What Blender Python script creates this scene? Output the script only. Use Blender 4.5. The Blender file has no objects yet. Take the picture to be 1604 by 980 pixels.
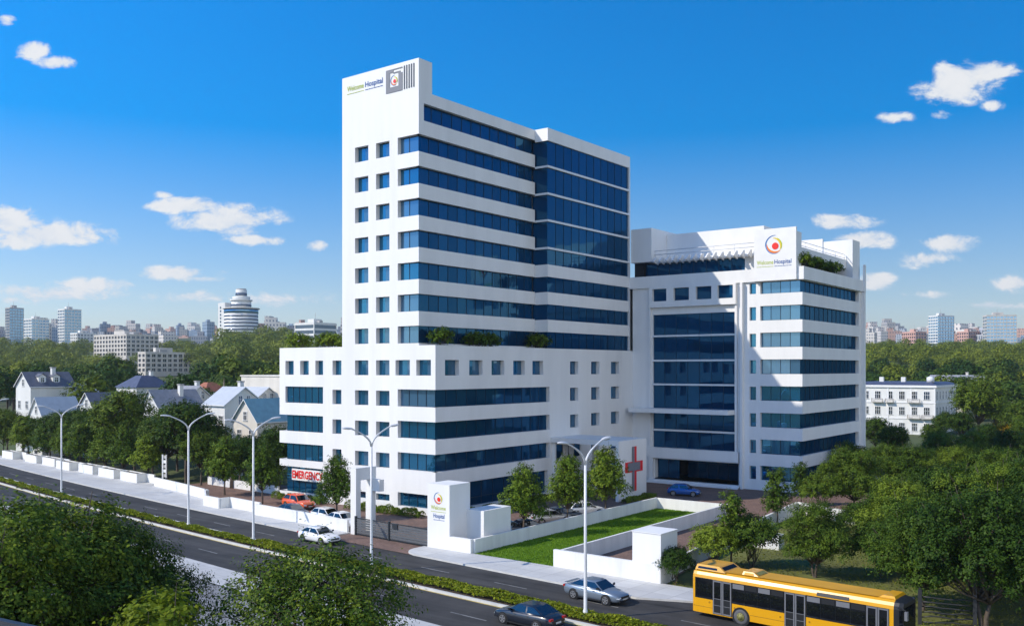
import bpy, math, random
import numpy as np
from mathutils import Vector, Matrix, noise

# World axes follow the hospital: +x runs along its street front, +y along its courtyard side,
# the origin is the foot of the low block's street corner.  Metres throughout.
SC = bpy.context.scene
COL = SC.collection
PI = math.pi
EL = math.radians(38.0)
SUNH = Vector((-0.584, -0.811))
CAM = Vector((67.23, -74.49, 16.0))
F, CX, HY = 1452.0, 802.0, 577.0

def L(X, d):
    """ground point X metres right of and d metres ahead of the viewpoint"""
    dx, dy = X + 8.26, d - 100.0
    return (dx*.79496 - dy*.60662, dx*.60662 + dy*.79496)
def G(px, py, z=0.0):
    """survey: ground point read off the photograph"""
    d = F*(CAM.z - z)/(py - HY)
    return L((px - CX)*d/F, d)
def K(px, d):
    return L((px - CX)*d/F, d)
def camxy(x, y):
    """(right, ahead) of the viewpoint for a ground point"""
    dx, dy = x - CAM.x, y - CAM.y
    return dx*.79496 + dy*.60662, -dx*.60662 + dy*.79496
def sm(a, b, v):
    t = min(1.0, max(0.0, (v - a)/(b - a))); return t*t*(3 - 2*t)

# ------------------------------------------------------------------ terrain
RL = [(0, 0), (112, 0), (150, 2.2), (190, 3.4), (250, 3.4), (350, 3.6), (450, 6.2), (560, 10.5), (620, 15), (700, 21.5), (850, 31), (1000, 40), (1500, 57), (2200, 80), (3200, 108), (9000, 110)]
RR = [(0, 0), (225, 0), (290, 1.5), (350, 3), (430, 6), (500, 10), (600, 14), (700, 20), (850, 29), (1000, 39), (1500, 57), (2200, 80), (3200, 105), (9000, 108)]
def hgt(x, y):
    X, d = camxy(x, y)
    if d < 100: return 0.0
    a = float(np.interp(d, [p[0] for p in RL], [p[1] for p in RL]))
    b = float(np.interp(d, [p[0] for p in RR], [p[1] for p in RR]))
    k = sm(-.12, .1, X/max(d, 1))
    z = a*(1 - k) + b*k
    z *= sm(3, 16, y + .09*x)
    if d > 300:
        z += (noise.noise(Vector((x*.003, y*.003, 0)))*.02 + noise.noise(Vector((x*.0011, y*.0011, 3)))*.04)*min(d - 300, 1500)*.35
    return z

# ------------------------------------------------------------------ materials
M = {}
def nt(name):
    m = bpy.data.materials.new(name); m.use_nodes = True
    t = m.node_tree; t.nodes.clear()
    o = t.nodes.new('ShaderNodeOutputMaterial')
    M[name] = m
    return m, t, o
def nd(t, kind, **kw):
    n = t.nodes.new(kind)
    for k, v in kw.items():
        if k.startswith('i_'): n.inputs[k[2:].replace('_', ' ')].default_value = v
        elif k[0] == 'n' and k[1:].isdigit(): n.inputs[int(k[1:])].default_value = v
        else: setattr(n, k, v)
    return n
def ramp(t, stops):
    r = t.nodes.new('ShaderNodeValToRGB'); e = r.color_ramp.elements
    while len(e) < len(stops): e.new(.5)
    for el, (p, c) in zip(e, stops):
        el.position = p; el.color = (*c, 1)
    return r
def mat(name, c, rough=.6, var=.12, scale=1.5, metal=0.0, coat=0.0, spec=.5, bump=0.0, streak=False, emit=None, c2=None):
    m, t, o = nt(name)
    b = nd(t, 'ShaderNodeBsdfPrincipled'); b.inputs['Roughness'].default_value = rough
    b.inputs['Metallic'].default_value = metal; b.inputs['Coat Weight'].default_value = coat
    b.inputs['Specular IOR Level'].default_value = spec
    if coat: b.inputs['Coat Roughness'].default_value = .04
    geo = nd(t, 'ShaderNodeTexCoord')
    src = geo.outputs['Object']
    if streak:
        mp = nd(t, 'ShaderNodeMapping'); mp.inputs['Scale'].default_value = (1, 1, .12)
        t.links.new(src, mp.inputs['Vector']); src = mp.outputs[0]
    n = nd(t, 'ShaderNodeTexNoise'); n.inputs['Scale'].default_value = scale; n.inputs['Detail'].default_value = 6; n.inputs['Roughness'].default_value = .65
    t.links.new(src, n.inputs['Vector'])
    d = c2 if c2 else tuple(x*(1 - var) for x in c)
    r = ramp(t, [(.32, d), (.68, tuple(min(1, x*(1 + (0 if c2 else var*.25))) for x in c))])
    t.links.new(n.outputs['Fac'], r.inputs['Fac']); t.links.new(r.outputs[0], b.inputs['Base Color'])
    if bump:
        bn = nd(t, 'ShaderNodeBump'); bn.inputs['Strength'].default_value = bump; bn.inputs['Distance'].default_value = .02
        n2 = nd(t, 'ShaderNodeTexNoise'); n2.inputs['Scale'].default_value = scale*14; n2.inputs['Detail'].default_value = 4
        t.links.new(geo.outputs['Object'], n2.inputs['Vector'])
        t.links.new(n2.outputs['Fac'], bn.inputs['Height']); t.links.new(bn.outputs[0], b.inputs['Normal'])
    if emit:
        b.inputs['Emission Color'].default_value = (*emit[0], 1); b.inputs['Emission Strength'].default_value = emit[1]
    t.links.new(b.outputs[0], o.inputs['Surface'])
    return m
def glass(name, tint, base, rough=.015, wav=.0):
    """coated facade glass: dark body, tinted mirror reflection growing towards grazing"""
    m, t, o = nt(name)
    df = nd(t, 'ShaderNodeBsdfDiffuse'); df.inputs['Color'].default_value = (*base, 1)
    gl = nd(t, 'ShaderNodeBsdfGlossy'); gl.inputs['Roughness'].default_value = rough
    ge = nd(t, 'ShaderNodeNewGeometry')
    rp = ramp(t, [(0, tuple(x*.74 for x in tint)), (1, tuple(min(1, x*1.2) for x in tint))])
    t.links.new(ge.outputs['Random Per Island'], rp.inputs['Fac'])
    fr = nd(t, 'ShaderNodeLayerWeight'); fr.inputs['Blend'].default_value = .25
    mx = nd(t, 'ShaderNodeMixRGB'); mx.inputs[2].default_value = (.75, .85, .95, 1)
    pw = nd(t, 'ShaderNodeMath', operation='MULTIPLY'); pw.inputs[1].default_value = .10
    t.links.new(fr.outputs['Fresnel'], pw.inputs[0]); t.links.new(pw.outputs[0], mx.inputs[0])
    t.links.new(rp.outputs[0], mx.inputs[1]); t.links.new(mx.outputs[0], gl.inputs['Color'])
    ad = nd(t, 'ShaderNodeAddShader')
    t.links.new(df.outputs[0], ad.inputs[0]); t.links.new(gl.outputs[0], ad.inputs[1]); t.links.new(ad.outputs[0], o.inputs['Surface'])
    return m
def leafmat(name, dark, mid, lite, transl=.3, ns=.9, wn=.4, wo=.22):
    m, t, o = nt(name)
    ge = nd(t, 'ShaderNodeNewGeometry'); oi = nd(t, 'ShaderNodeObjectInfo')
    n = nd(t, 'ShaderNodeTexNoise'); n.inputs['Scale'].default_value = ns; n.inputs['Detail'].default_value = 2
    t.links.new(ge.outputs['Position'], n.inputs['Vector'])
    a = nd(t, 'ShaderNodeMath', operation='MULTIPLY'); a.inputs[1].default_value = max(0.0, 1.1 - wn - wo)
    t.links.new(ge.outputs['Random Per Island'], a.inputs[0])
    b = nd(t, 'ShaderNodeMath', operation='MULTIPLY_ADD'); b.inputs[1].default_value = wo
    t.links.new(oi.outputs['Random'], b.inputs[0]); t.links.new(a.outputs[0], b.inputs[2])
    c = nd(t, 'ShaderNodeMath', operation='MULTIPLY_ADD'); c.inputs[1].default_value = wn
    t.links.new(n.outputs['Fac'], c.inputs[0]); t.links.new(b.outputs[0], c.inputs[2])
    r = ramp(t, [(.2, dark), (.52, mid), (.92, lite)])
    t.links.new(c.outputs[0], r.inputs['Fac'])
    p = nd(t, 'ShaderNodeBsdfPrincipled'); p.inputs['Roughness'].default_value = .5; p.inputs['Specular IOR Level'].default_value = .10
    t.links.new(r.outputs[0], p.inputs['Base Color'])
    tr = nd(t, 'ShaderNodeBsdfTranslucent'); t.links.new(r.outputs[0], tr.inputs['Color'])
    mx = nd(t, 'ShaderNodeMixShader'); mx.inputs[0].default_value = transl
    t.links.new(p.outputs[0], mx.inputs[1]); t.links.new(tr.outputs[0], mx.inputs[2]); t.links.new(mx.outputs[0], o.inputs['Surface'])
    return m
def paving(name, c1, c2, mortar, w, h, msize, rough=.75, rot=0.0, off=.5, stain=.25, bump=.3):
    m, t, o = nt(name)
    ge = nd(t, 'ShaderNodeNewGeometry')
    mp = nd(t, 'ShaderNodeMapping'); mp.inputs['Rotation'].default_value = (0, 0, rot)
    t.links.new(ge.outputs['Position'], mp.inputs['Vector'])
    b = nd(t, 'ShaderNodeTexBrick'); b.offset = off
    b.inputs['Color1'].default_value = (*c1, 1); b.inputs['Color2'].default_value = (*c2, 1); b.inputs['Mortar'].default_value = (*mortar, 1)
    b.inputs['Scale'].default_value = 1; b.inputs['Brick Width'].default_value = w; b.inputs['Row Height'].default_value = h; b.inputs['Mortar Size'].default_value = msize
    t.links.new(mp.outputs[0], b.inputs['Vector'])
    n = nd(t, 'ShaderNodeTexNoise'); n.inputs['Scale'].default_value = .35; n.inputs['Detail'].default_value = 8; n.inputs['Roughness'].default_value = .7
    t.links.new(ge.outputs['Position'], n.inputs['Vector'])
    r = ramp(t, [(.3, (1 - stain,)*3), (.7, (1, 1, 1))]); t.links.new(n.outputs['Fac'], r.inputs['Fac'])
    x = nd(t, 'ShaderNodeMixRGB', blend_type='MULTIPLY'); x.inputs[0].default_value = 1
    t.links.new(b.outputs['Color'], x.inputs[1]); t.links.new(r.outputs[0], x.inputs[2])
    p = nd(t, 'ShaderNodeBsdfPrincipled'); p.inputs['Roughness'].default_value = rough
    t.links.new(x.outputs[0], p.inputs['Base Color'])
    bn = nd(t, 'ShaderNodeBump'); bn.inputs['Strength'].default_value = bump; bn.inputs['Distance'].default_value = .01
    t.links.new(b.outputs['Fac'], bn.inputs['Height']); bn.invert = True
    t.links.new(bn.outputs[0], p.inputs['Normal']); t.links.new(p.outputs[0], o.inputs['Surface'])
    return m
def citymat(name, wall, win, bw, rh, gap, rough=.7):
    """wall with a regular field of small windows for the far skyline"""
    m, t, o = nt(name)
    tc = nd(t, 'ShaderNodeTexCoord'); sp = nd(t, 'ShaderNodeSeparateXYZ'); t.links.new(tc.outputs['Object'], sp.inputs[0])
    ad = nd(t, 'ShaderNodeMath', operation='ADD'); t.links.new(sp.outputs[0], ad.inputs[0]); t.links.new(sp.outputs[1], ad.inputs[1])
    cb = nd(t, 'ShaderNodeCombineXYZ'); t.links.new(ad.outputs[0], cb.inputs[0]); t.links.new(sp.outputs[2], cb.inputs[1])
    b = nd(t, 'ShaderNodeTexBrick'); b.offset = 0
    b.inputs['Color1'].default_value = (*win, 1); b.inputs['Color2'].default_value = (*[x*1.6 for x in win], 1)
    b.inputs['Scale'].default_value = 1; b.inputs['Brick Width'].default_value = bw; b.inputs['Row Height'].default_value = rh; b.inputs['Mortar Size'].default_value = gap; b.inputs['Mortar Smooth'].default_value = 0
    t.links.new(cb.outputs[0], b.inputs['Vector'])
    oi = nd(t, 'ShaderNodeObjectInfo'); hs = nd(t, 'ShaderNodeHueSaturation'); hs.inputs['Color'].default_value = (*wall, 1)
    mr = nd(t, 'ShaderNodeMapRange'); mr.inputs[3].default_value = .7; mr.inputs[4].default_value = 1.15
    t.links.new(oi.outputs['Random'], mr.inputs[0]); t.links.new(mr.outputs[0], hs.inputs['Value']); t.links.new(hs.outputs[0], b.inputs['Mortar'])
    p = nd(t, 'ShaderNodeBsdfPrincipled'); p.inputs['Roughness'].default_value = rough
    t.links.new(b.outputs['Color'], p.inputs['Base Color']); t.links.new(p.outputs[0], o.inputs['Surface'])
    return m

# ------------------------------------------------------------------ mesh builder
class MB:
    def __init__(s): s.v = []; s.f = []; s.m = []; s.mats = []; s.sm = []
    def mi(s, m):
        if isinstance(m, str): m = M[m]
        if m not in s.mats: s.mats.append(m)
        return s.mats.index(m)
    def poly(s, pts, m, smooth=False):
        n = len(s.v); s.v += [tuple(p) for p in pts]; s.f.append(tuple(range(n, n + len(pts)))); s.m.append(s.mi(m)); s.sm.append(smooth)
    def box(s, x0, x1, y0, y1, z0, z1, m, skip='', R=None):
        P = [(x0, y0, z0), (x1, y0, z0), (x1, y1, z0), (x0, y1, z0), (x0, y0, z1), (x1, y0, z1), (x1, y1, z1), (x0, y1, z1)]
        if R is not None: P = [tuple(R @ Vector(p)) for p in P]
        n = len(s.v); s.v += P; k = s.mi(m)
        for nm, q in (('b', (3, 2, 1, 0)), ('t', (4, 5, 6, 7)), ('f', (0, 1, 5, 4)), ('r', (1, 2, 6, 5)), ('k', (2, 3, 7, 6)), ('l', (3, 0, 4, 7))):
            if nm not in skip: s.f.append(tuple(n + i for i in q)); s.m.append(k); s.sm.append(False)
    def prism(s, pts, z0, z1, m, mside=None, cap=True):
        n = len(pts)
        for i in range(n):
            a, b = pts[i], pts[(i + 1) % n]
            s.poly([(a[0], a[1], z0), (b[0], b[1], z0), (b[0], b[1], z1), (a[0], a[1], z1)], mside or m)
        if cap: s.poly([(p[0], p[1], z1) for p in pts], m)
    def loft(s, rings, m, closed=True, caps=True, smooth=True):
        k = s.mi(m); n0 = len(s.v); c = len(rings[0])
        for r in rings: s.v += [tuple(p) for p in r]
        for i in range(len(rings) - 1):
            for j in range(c if closed else c - 1):
                a = n0 + i*c + j; b = n0 + i*c + (j + 1) % c
                s.f.append((a, b, b + c, a + c)); s.m.append(k); s.sm.append(smooth)
        if caps and closed:
            s.f.append(tuple(n0 + j for j in range(c))[::-1]); s.m.append(k); s.sm.append(False)
            e = n0 + (len(rings) - 1)*c; s.f.append(tuple(e + j for j in range(c))); s.m.append(k); s.sm.append(False)
    def tube(s, pts, rad, m, seg=8, caps=True):
        P = [Vector(p) for p in pts]
        if not hasattr(rad, '__len__'): rad = [rad]*len(P)
        rings = []; ref = None
        for i, p in enumerate(P):
            t = (P[min(i + 1, len(P) - 1)] - P[max(i - 1, 0)]).normalized()
            if ref is None: ref = Vector((1, 0, 0)) if abs(t.x) < .8 else Vector((0, 1, 0))
            a = t.cross(ref).normalized(); b = t.cross(a).normalized(); ref = b.cross(t) if False else ref
            rings.append([p + (a*math.cos(2*PI*j/seg) + b*math.sin(2*PI*j/seg))*rad[i] for j in range(seg)])
        s.loft(rings, m, True, caps)
    def lathe(s, prof, m, c=(0, 0, 0), seg=24, axis='z'):
        rings = []
        for r, z in prof:
            ring = []
            for j in range(seg):
                a = 2*PI*j/seg; u, w = r*math.cos(a), r*math.sin(a)
                ring.append((c[0] + u, c[1] + w, c[2] + z) if axis == 'z' else ((c[0] + u, c[1] + z, c[2] + w) if axis == 'y' else (c[0] + z, c[1] + u, c[2] + w)))
            rings.append(ring)
        s.loft(rings, m, True, True, smooth=True)
    def build(s, name, parent=None, loc=None):
        me = bpy.data.meshes.new(name); me.from_pydata(s.v, [], s.f)
        for m in s.mats: me.materials.append(m)
        me.polygons.foreach_set('material_index', s.m); me.polygons.foreach_set('use_smooth', s.sm)
        me.update()
        return link(name, me, parent, loc)
def link(name, me, parent=None, loc=None):
    o = bpy.data.objects.new(name, me); COL.objects.link(o)
    if parent is not None: o.parent = parent
    if loc is not None: o.location = loc
    return o
def tag(o, label=None, cat=None, group=None, kind=None):
    if label: o['label'] = label
    if cat: o['category'] = cat
    if group: o['group'] = group
    if kind: o['kind'] = kind
    return o
def thing(name, label, cat, loc=(0, 0, 0), rz=0.0, group=None):
    o = bpy.data.objects.new(name, None); COL.objects.link(o); o.empty_display_size = .3
    o.location = loc; o.rotation_euler = (0, 0, rz)
    return tag(o, label, cat, group)
def kids(o): return [c for c in bpy.data.objects if c.parent == o]
CH = {}
def copytree(o, parent=None):
    c = o.copy(); COL.objects.link(c)
    if parent is not None: c.parent = parent
    for ch in CH.get(o.name, None) or o.children: copytree(ch, c)
    return c
def quads(name, V, mats, mi=None, smooth=False):
    """mesh of separate quads from an (N*4,3) array"""
    n = len(V)//4; me = bpy.data.meshes.new(name)
    me.vertices.add(len(V)); me.vertices.foreach_set('co', np.ascontiguousarray(V, dtype=np.float32).ravel())
    me.loops.add(n*4); me.loops.foreach_set('vertex_index', np.arange(n*4, dtype=np.int32))
    me.polygons.add(n); me.polygons.foreach_set('loop_start', np.arange(0, n*4, 4, dtype=np.int32)); me.polygons.foreach_set('loop_total', np.full(n, 4, dtype=np.int32))
    for m in mats: me.materials.append(m)
    if mi is not None: me.polygons.foreach_set('material_index', np.asarray(mi, dtype=np.int32))
    me.update(); me.validate()
    return me

# wall panel with openings: o=(x,y) start, e=(ex,ey) run direction, n=(nx,ny) outward
def panel(mb, o, e, n, s0, s1, z0, z1, holes, m, depth=.5):
    """holes: (a, b, lo, hi, depth, open_a, open_b); open ends carry no jamb (glass turns the corner)"""
    def P(s, z, d=0): return (o[0] + e[0]*s - n[0]*d, o[1] + e[1]*s - n[1]*d, z)
    S = sorted({s0, s1} | {h[0] for h in holes} | {h[1] for h in holes}); Z = sorted({z0, z1} | {h[2] for h in holes} | {h[3] for h in holes})
    S = [s for s in S if s0 <= s <= s1]; Z = [z for z in Z if z0 <= z <= z1]
    for j in range(len(Z) - 1):
        run = None
        for i in range(len(S) - 1):
            cs, cz = (S[i] + S[i + 1])/2, (Z[j] + Z[j + 1])/2
            solid = not any(h[0] < cs < h[1] and h[2] < cz < h[3] for h in holes)
            if solid and run is None: run = S[i]
            if run is not None and (not solid or i == len(S) - 2):
                end = S[i + 1] if solid else S[i]
                mb.poly([P(run, Z[j]), P(end, Z[j]), P(end, Z[j + 1]), P(run, Z[j + 1])], m); run = None
    for h in holes:
        a, b, lo, hi = h[:4]; d = h[4] if len(h) > 4 and h[4] else depth
        oa = h[5] if len(h) > 5 else 0; ob = h[6] if len(h) > 6 else 0
        a2 = a + (oa if oa else 0); b2 = b - (ob if ob else 0)
        mb.poly([P(a2, lo), P(b2, lo), P(b2, lo, d), P(a2, lo, d)], m); mb.poly([P(a2, hi), P(b2, hi), P(b2, hi, d), P(a2, hi, d)], m)
        if not oa: mb.poly([P(a, lo), P(a, hi), P(a, hi, d), P(a, lo, d)], m)
        if not ob: mb.poly([P(b, lo), P(b, hi), P(b, hi, d), P(b, lo, d)], m)
rngw = random.Random(5)
def panes(mb, o, e, n, s0, s1, z0, z1, d, count, g, mull='mullion', rail=0.0, w=.05, frame=True, tilt=.004):
    """glazing set d behind the wall face, every pane very slightly out of true, thin mullions in front"""
    def P(s, z, dd): return (o[0] + e[0]*s - n[0]*dd, o[1] + e[1]*s - n[1]*dd, z)
    ws = (s1 - s0)/count
    for i in range(count):
        a, b = s0 + i*ws, s0 + (i + 1)*ws
        zs = [z0, z1] if not rail else [z0, z0 + rail, z1]
        gg = 'facade_glass' if g == 'curtain_glass' and rngw.random() < .0 else g
        for q in range(len(zs) - 1):
            t1, t2 = rngw.uniform(-tilt, tilt)*ws, rngw.uniform(-tilt, tilt)*(zs[q + 1] - zs[q])
            mb.poly([P(a, zs[q], d + t1 + t2), P(b, zs[q], d - t1 + t2), P(b, zs[q + 1], d - t1 - t2), P(a, zs[q + 1], d + t1 - t2)], gg)
    def bar(a, b, lo, hi, th=.05):
        c = [P(a, lo, d - th), P(b, lo, d - th), P(b, hi, d - th), P(a, hi, d - th)]; k = [P(a, lo, d + .03), P(b, lo, d + .03), P(b, hi, d + .03), P(a, hi, d + .03)]
        mb.poly(c, mull)
        for i in range(4): mb.poly([c[i], c[(i + 1) % 4], k[(i + 1) % 4], k[i]], mull)
    for i in range(1, count): bar(s0 + i*ws - w/2, s0 + i*ws + w/2, z0 + .003, z1 - .003)
    if rail: bar(s0, s1, z0 + rail - w/2, z0 + rail + w/2, .045)
    if frame:
        bar(s0 + .002, s1 - .002, z1 - w - .002, z1 - .002, .06); bar(s0 + .002, s1 - .002, z0 + .002, z0 + w + .002, .06)
def text(body, size, m, place, depth=.02, bold=.0, xs=1.0):
    """flat lettering as a mesh; place(u, v, w) maps letter plane to the world"""
    cu = bpy.data.curves.new('t', 'FONT'); cu.body = body; cu.size = size; cu.offset = bold*size; cu.resolution_u = 3
    ob = bpy.data.objects.new('t', cu); COL.objects.link(ob)
    dg = bpy.context.evaluated_depsgraph_get(); me = bpy.data.meshes.new_from_object(ob.evaluated_get(dg))
    vs = [tuple(v.co) for v in me.vertices]; fs = [tuple(p.vertices) for p in me.polygons]
    bpy.data.objects.remove(ob); bpy.data.meshes.remove(me); bpy.data.curves.remove(cu)
    x1 = max(v[0] for v in vs); x0 = min(v[0] for v in vs)
    return [place((v[0] - x0)*xs, v[1]) for v in vs], fs, (x1 - x0)*xs
def addtext(mb, body, size, m, place, bold=.03, xs=1.0, width=None):
    v, f, w = text(body, size, m, place, bold=bold, xs=xs)
    if width:
        v, f, w = text(body, size, m, place, bold=bold, xs=xs*width/w)
    n = len(mb.v); mb.v += v; k = mb.mi(m)
    for q in f: mb.f.append(tuple(n + i for i in q)); mb.m.append(k); mb.sm.append(False)
    return w
# ------------------------------------------------------------------ palette
mat('white_render', (.80, .80, .79), .62, .09, .35, streak=True, bump=.05)
mat('white_paint', (.80, .80, .79), .55, .06, .8)
mat('boundary_white', (.79, .79, .77), .7, .17, .6, streak=True, bump=.1)
mat('roof_screed', (.45, .45, .44), .85, .15, .5)
mat('mullion', (.012, .025, .045), .4, .1, 3)
mat('glass_joint', (.004, .022, .05), .3, .1, 3)
mat('sill_white', (.72, .74, .76), .45, .05, 2)
glass('facade_glass', (.055, .19, .28), (.002, .030, .075))
glass('curtain_glass', (.018, .066, .115), (.0016, .025, .066))
glass('blind_glass', (.11, .20, .27), (.026, .066, .12))
glass('car_glass', (.09, .095, .10), (.004, .005, .006))
glass('bus_glass', (.045, .05, .056), (.006, .007, .009), .03)
glass('house_glass', (.2, .24, .28), (.02, .025, .03))
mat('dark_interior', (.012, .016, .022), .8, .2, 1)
mat('sign_red', (.75, .012, .010), .4, .05, 2)
mat('sign_grey', (.19, .20, .225), .5, .08, 2)
mat('sign_slate', (.06, .075, .10), .5, .08, 2)
mat('logo_green', (.42, .50, .02), .4, .03, 2)
mat('logo_blue', (.012, .085, .30), .4, .03, 2)
mat('logo_cyan', (.02, .22, .55), .4, .03, 2)
mat('logo_orange', (.85, .22, .02), .4, .03, 2)
mat('logo_yellow', (.72, .55, .02), .4, .03, 2)
mat('logo_red', (.85, .03, .015), .4, .03, 2)
mat('cross_red', (.80, .012, .018), .4, .05, 2)
mat('galvanised', (.68, .69, .70), .4, .08, 2)
mat('lamp_lens', (.62, .58, .32), .25, .05, 2)
mat('gate_metal', (.035, .042, .05), .45, .12, 4, metal=.3)
mat('gate_slat', (.13, .14, .15), .45, .12, 4, metal=.2)
mat('bark', (.11, .085, .065), .9, .45, 5, bump=.6)
mat('bark_pale', (.26, .22, .17), .9, .4, 5, bump=.6)
mat('soil', (.07, .05, .035), .95, .4, 2, bump=.5)
mat('kerb_stone', (.60, .60, .58), .8, .15, 1.5)
mat('kerb_yellow', (.50, .38, .10), .8, .3, 1.2)
mat('lane_paint', (.27, .27, .26), .75, .55, 1.1, c2=(.10, .10, .10))
leafmat('leaf_street', (0.026, 0.06, 0.007), (0.085, 0.15, 0.013), (0.26, 0.33, 0.024), .2, .8, .4, .32)
leafmat('leaf_court', (0.026, 0.06, 0.007), (0.088, 0.152, 0.013), (0.27, 0.34, 0.026), .2, .8, .4, .32)
leafmat('leaf_park', (0.015, 0.04, 0.007), (0.06, 0.112, 0.012), (0.24, 0.31, 0.028), .2, .8, .35, .5)
leafmat('leaf_front', (0.013, 0.036, 0.006), (0.06, 0.112, 0.012), (0.26, 0.33, 0.03), .2, .8, .4, .32)
leafmat('leaf_bright', (.06, .10, .008), (.14, .20, .012), (.27, .33, .03), .4)
leafmat('leaf_wood', (0.015, 0.044, 0.01), (0.058, 0.112, 0.016), (0.27, 0.3, 0.028), .2, .055, .5, .45)
leafmat('leaf_garden', (0.016, 0.042, 0.006), (0.048, 0.092, 0.01), (0.16, 0.215, 0.02), .2, .9, .35, .35)
leafmat('leaf_palm', (.03, .06, .01), (.08, .13, .025), (.16, .22, .06))
leafmat('leaf_yellow', (.30, .20, .004), (.55, .36, .006), (.75, .5, .01), .35)
leafmat('leaf_hedge', (0.045, 0.085, 0.006), (0.12, 0.185, 0.012), (0.25, 0.3, 0.02))
leafmat('ground_leaf', (0.085, 0.125, 0.008), (0.19, 0.24, 0.014), (0.35, 0.36, 0.03), .25)
leafmat('grass_blade', (.085, .18, .010), (.14, .27, .015), (.22, .35, .03), .3)
leafmat('scrub_blade', (0.075, 0.095, 0.01), (0.145, 0.165, 0.02), (0.25, 0.25, 0.04), .3, .3)
mat('lawn_turf', (.14, .27, .018), .9, .35, 1.2, bump=.8, c2=(.08, .17, .012))
mat('wild_turf', (.16, .175, .03), .95, .4, .25, bump=.8, c2=(.08, .085, .022))
paving('footway_slabs', (.60, .60, .585), (.52, .52, .51), (.36, .36, .35), 1.8, 1.8, .02, .8, .05, 0, .16)
paving('near_footway', (.56, .56, .55), (.50, .50, .49), (.36, .36, .35), 1.2, 1.2, .02, .8, .05, 0, .2)
paving('grey_pavers', (.30, .30, .30), (.25, .25, .255), (.16, .16, .16), .6, .3, .012, .8, .05, .5, .3)
paving('court_pavers', (.26, .16, .12), (.20, .122, .095), (.11, .075, .06), .42, .21, .012, .85, .3, .5, .35)
# asphalt: fine aggregate, long wheel-track polish, patches
def asphalt():
    m, t, o = nt('asphalt')
    ge = nd(t, 'ShaderNodeNewGeometry')
    mp = nd(t, 'ShaderNodeMapping'); mp.inputs['Scale'].default_value = (.02, .9, 1); mp.inputs['Rotation'].default_value = (0, 0, .085)
    t.links.new(ge.outputs['Position'], mp.inputs['Vector'])
    n1 = nd(t, 'ShaderNodeTexNoise'); n1.inputs['Scale'].default_value = 1.0; n1.inputs['Detail'].default_value = 4
    t.links.new(mp.outputs[0], n1.inputs['Vector'])
    n2 = nd(t, 'ShaderNodeTexNoise'); n2.inputs['Scale'].default_value = .28; n2.inputs['Detail'].default_value = 9; n2.inputs['Roughness'].default_value = .7
    t.links.new(ge.outputs['Position'], n2.inputs['Vector'])
    n3 = nd(t, 'ShaderNodeTexNoise'); n3.inputs['Scale'].default_value = 22; n3.inputs['Detail'].default_value = 3
    t.links.new(ge.outputs['Position'], n3.inputs['Vector'])
    a = nd(t, 'ShaderNodeMath', operation='ADD'); t.links.new(n1.outputs['Fac'], a.inputs[0]); t.links.new(n2.outputs['Fac'], a.inputs[1])
    b = nd(t, 'ShaderNodeMath', operation='MULTIPLY_ADD'); b.inputs[1].default_value = .35
    t.links.new(n3.outputs['Fac'], b.inputs[0]); t.links.new(a.outputs[0], b.inputs[2])
    r = ramp(t, [(.0, (.020, .020, .020)), (1, (.072, .070, .068))])
    mr = nd(t, 'ShaderNodeMapRange'); mr.inputs[1].default_value = .85; mr.inputs[2].default_value = 1.45
    t.links.new(b.outputs[0], mr.inputs[0]); t.links.new(mr.outputs[0], r.inputs['Fac'])
    p = nd(t, 'ShaderNodeBsdfPrincipled'); p.inputs['Roughness'].default_value = .85; p.inputs['Specular IOR Level'].default_value = .3
    t.links.new(r.outputs[0], p.inputs['Base Color'])
    bn = nd(t, 'ShaderNodeBump'); bn.inputs['Strength'].default_value = .35; bn.inputs['Distance'].default_value = .01
    t.links.new(n3.outputs['Fac'], bn.inputs['Height']); t.links.new(bn.outputs[0], p.inputs['Normal'])
    t.links.new(p.outputs[0], o.inputs['Surface'])
asphalt()
# open country: grass, scrub and earth in patches
mat('terrain', (.075, .105, .022), .95, .4, .02, c2=(.055, .058, .022), bump=.3)
# houses and city
mat('house_white', (.74, .74, .71), .75, .1, .6, streak=True)
mat('house_cream', (.70, .66, .58), .75, .12, .5, streak=True)
mat('concrete_pale', (.62, .58, .52), .8, .16, .3, streak=True)
mat('concrete_grey', (.42, .41, .40), .8, .16, .3, streak=True)
mat('slate_roof', (.13, .14, .175), .6, .3, 1.2, bump=.4)
mat('navy_roof', (.075, .09, .15), .55, .25, 1.2, bump=.4)
mat('teal_roof', (.17, .33, .40), .45, .2, 1, bump=.2)
mat('metal_roof', (.52, .55, .58), .45, .12, 1, bump=.2)
mat('roof_grey', (.27, .28, .31), .65, .25, 1.2, bump=.3)
mat('terracotta', (.36, .13, .075), .8, .25, 1.2)
mat('pink_wall', (.62, .37, .30), .8, .15, .3, streak=True)
mat('dark_trim', (.03, .032, .036), .5, .2, 3)
mat('near_roof', (.035, .042, .055), .5, .25, .8)
glass('tower_glass', (.22, .38, .50), (.03, .07, .13), .08)
glass('far_window', (.10, .13, .17), (.02, .028, .042), .1)
citymat('city_pale', (.62, .58, .53), (.10, .12, .15), 3.2, 3.2, .9)
citymat('city_pink', (.58, .36, .28), (.12, .10, .10), 3.0, 3.2, .9)
citymat('city_grey', (.40, .42, .45), (.08, .11, .15), 2.6, 3.3, .7)
citymat('city_blue', (.30, .38, .46), (.05, .10, .17), 2.4, 3.4, .5)
mat('city_roof', (.33, .22, .17), .8, .3, .1)
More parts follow.
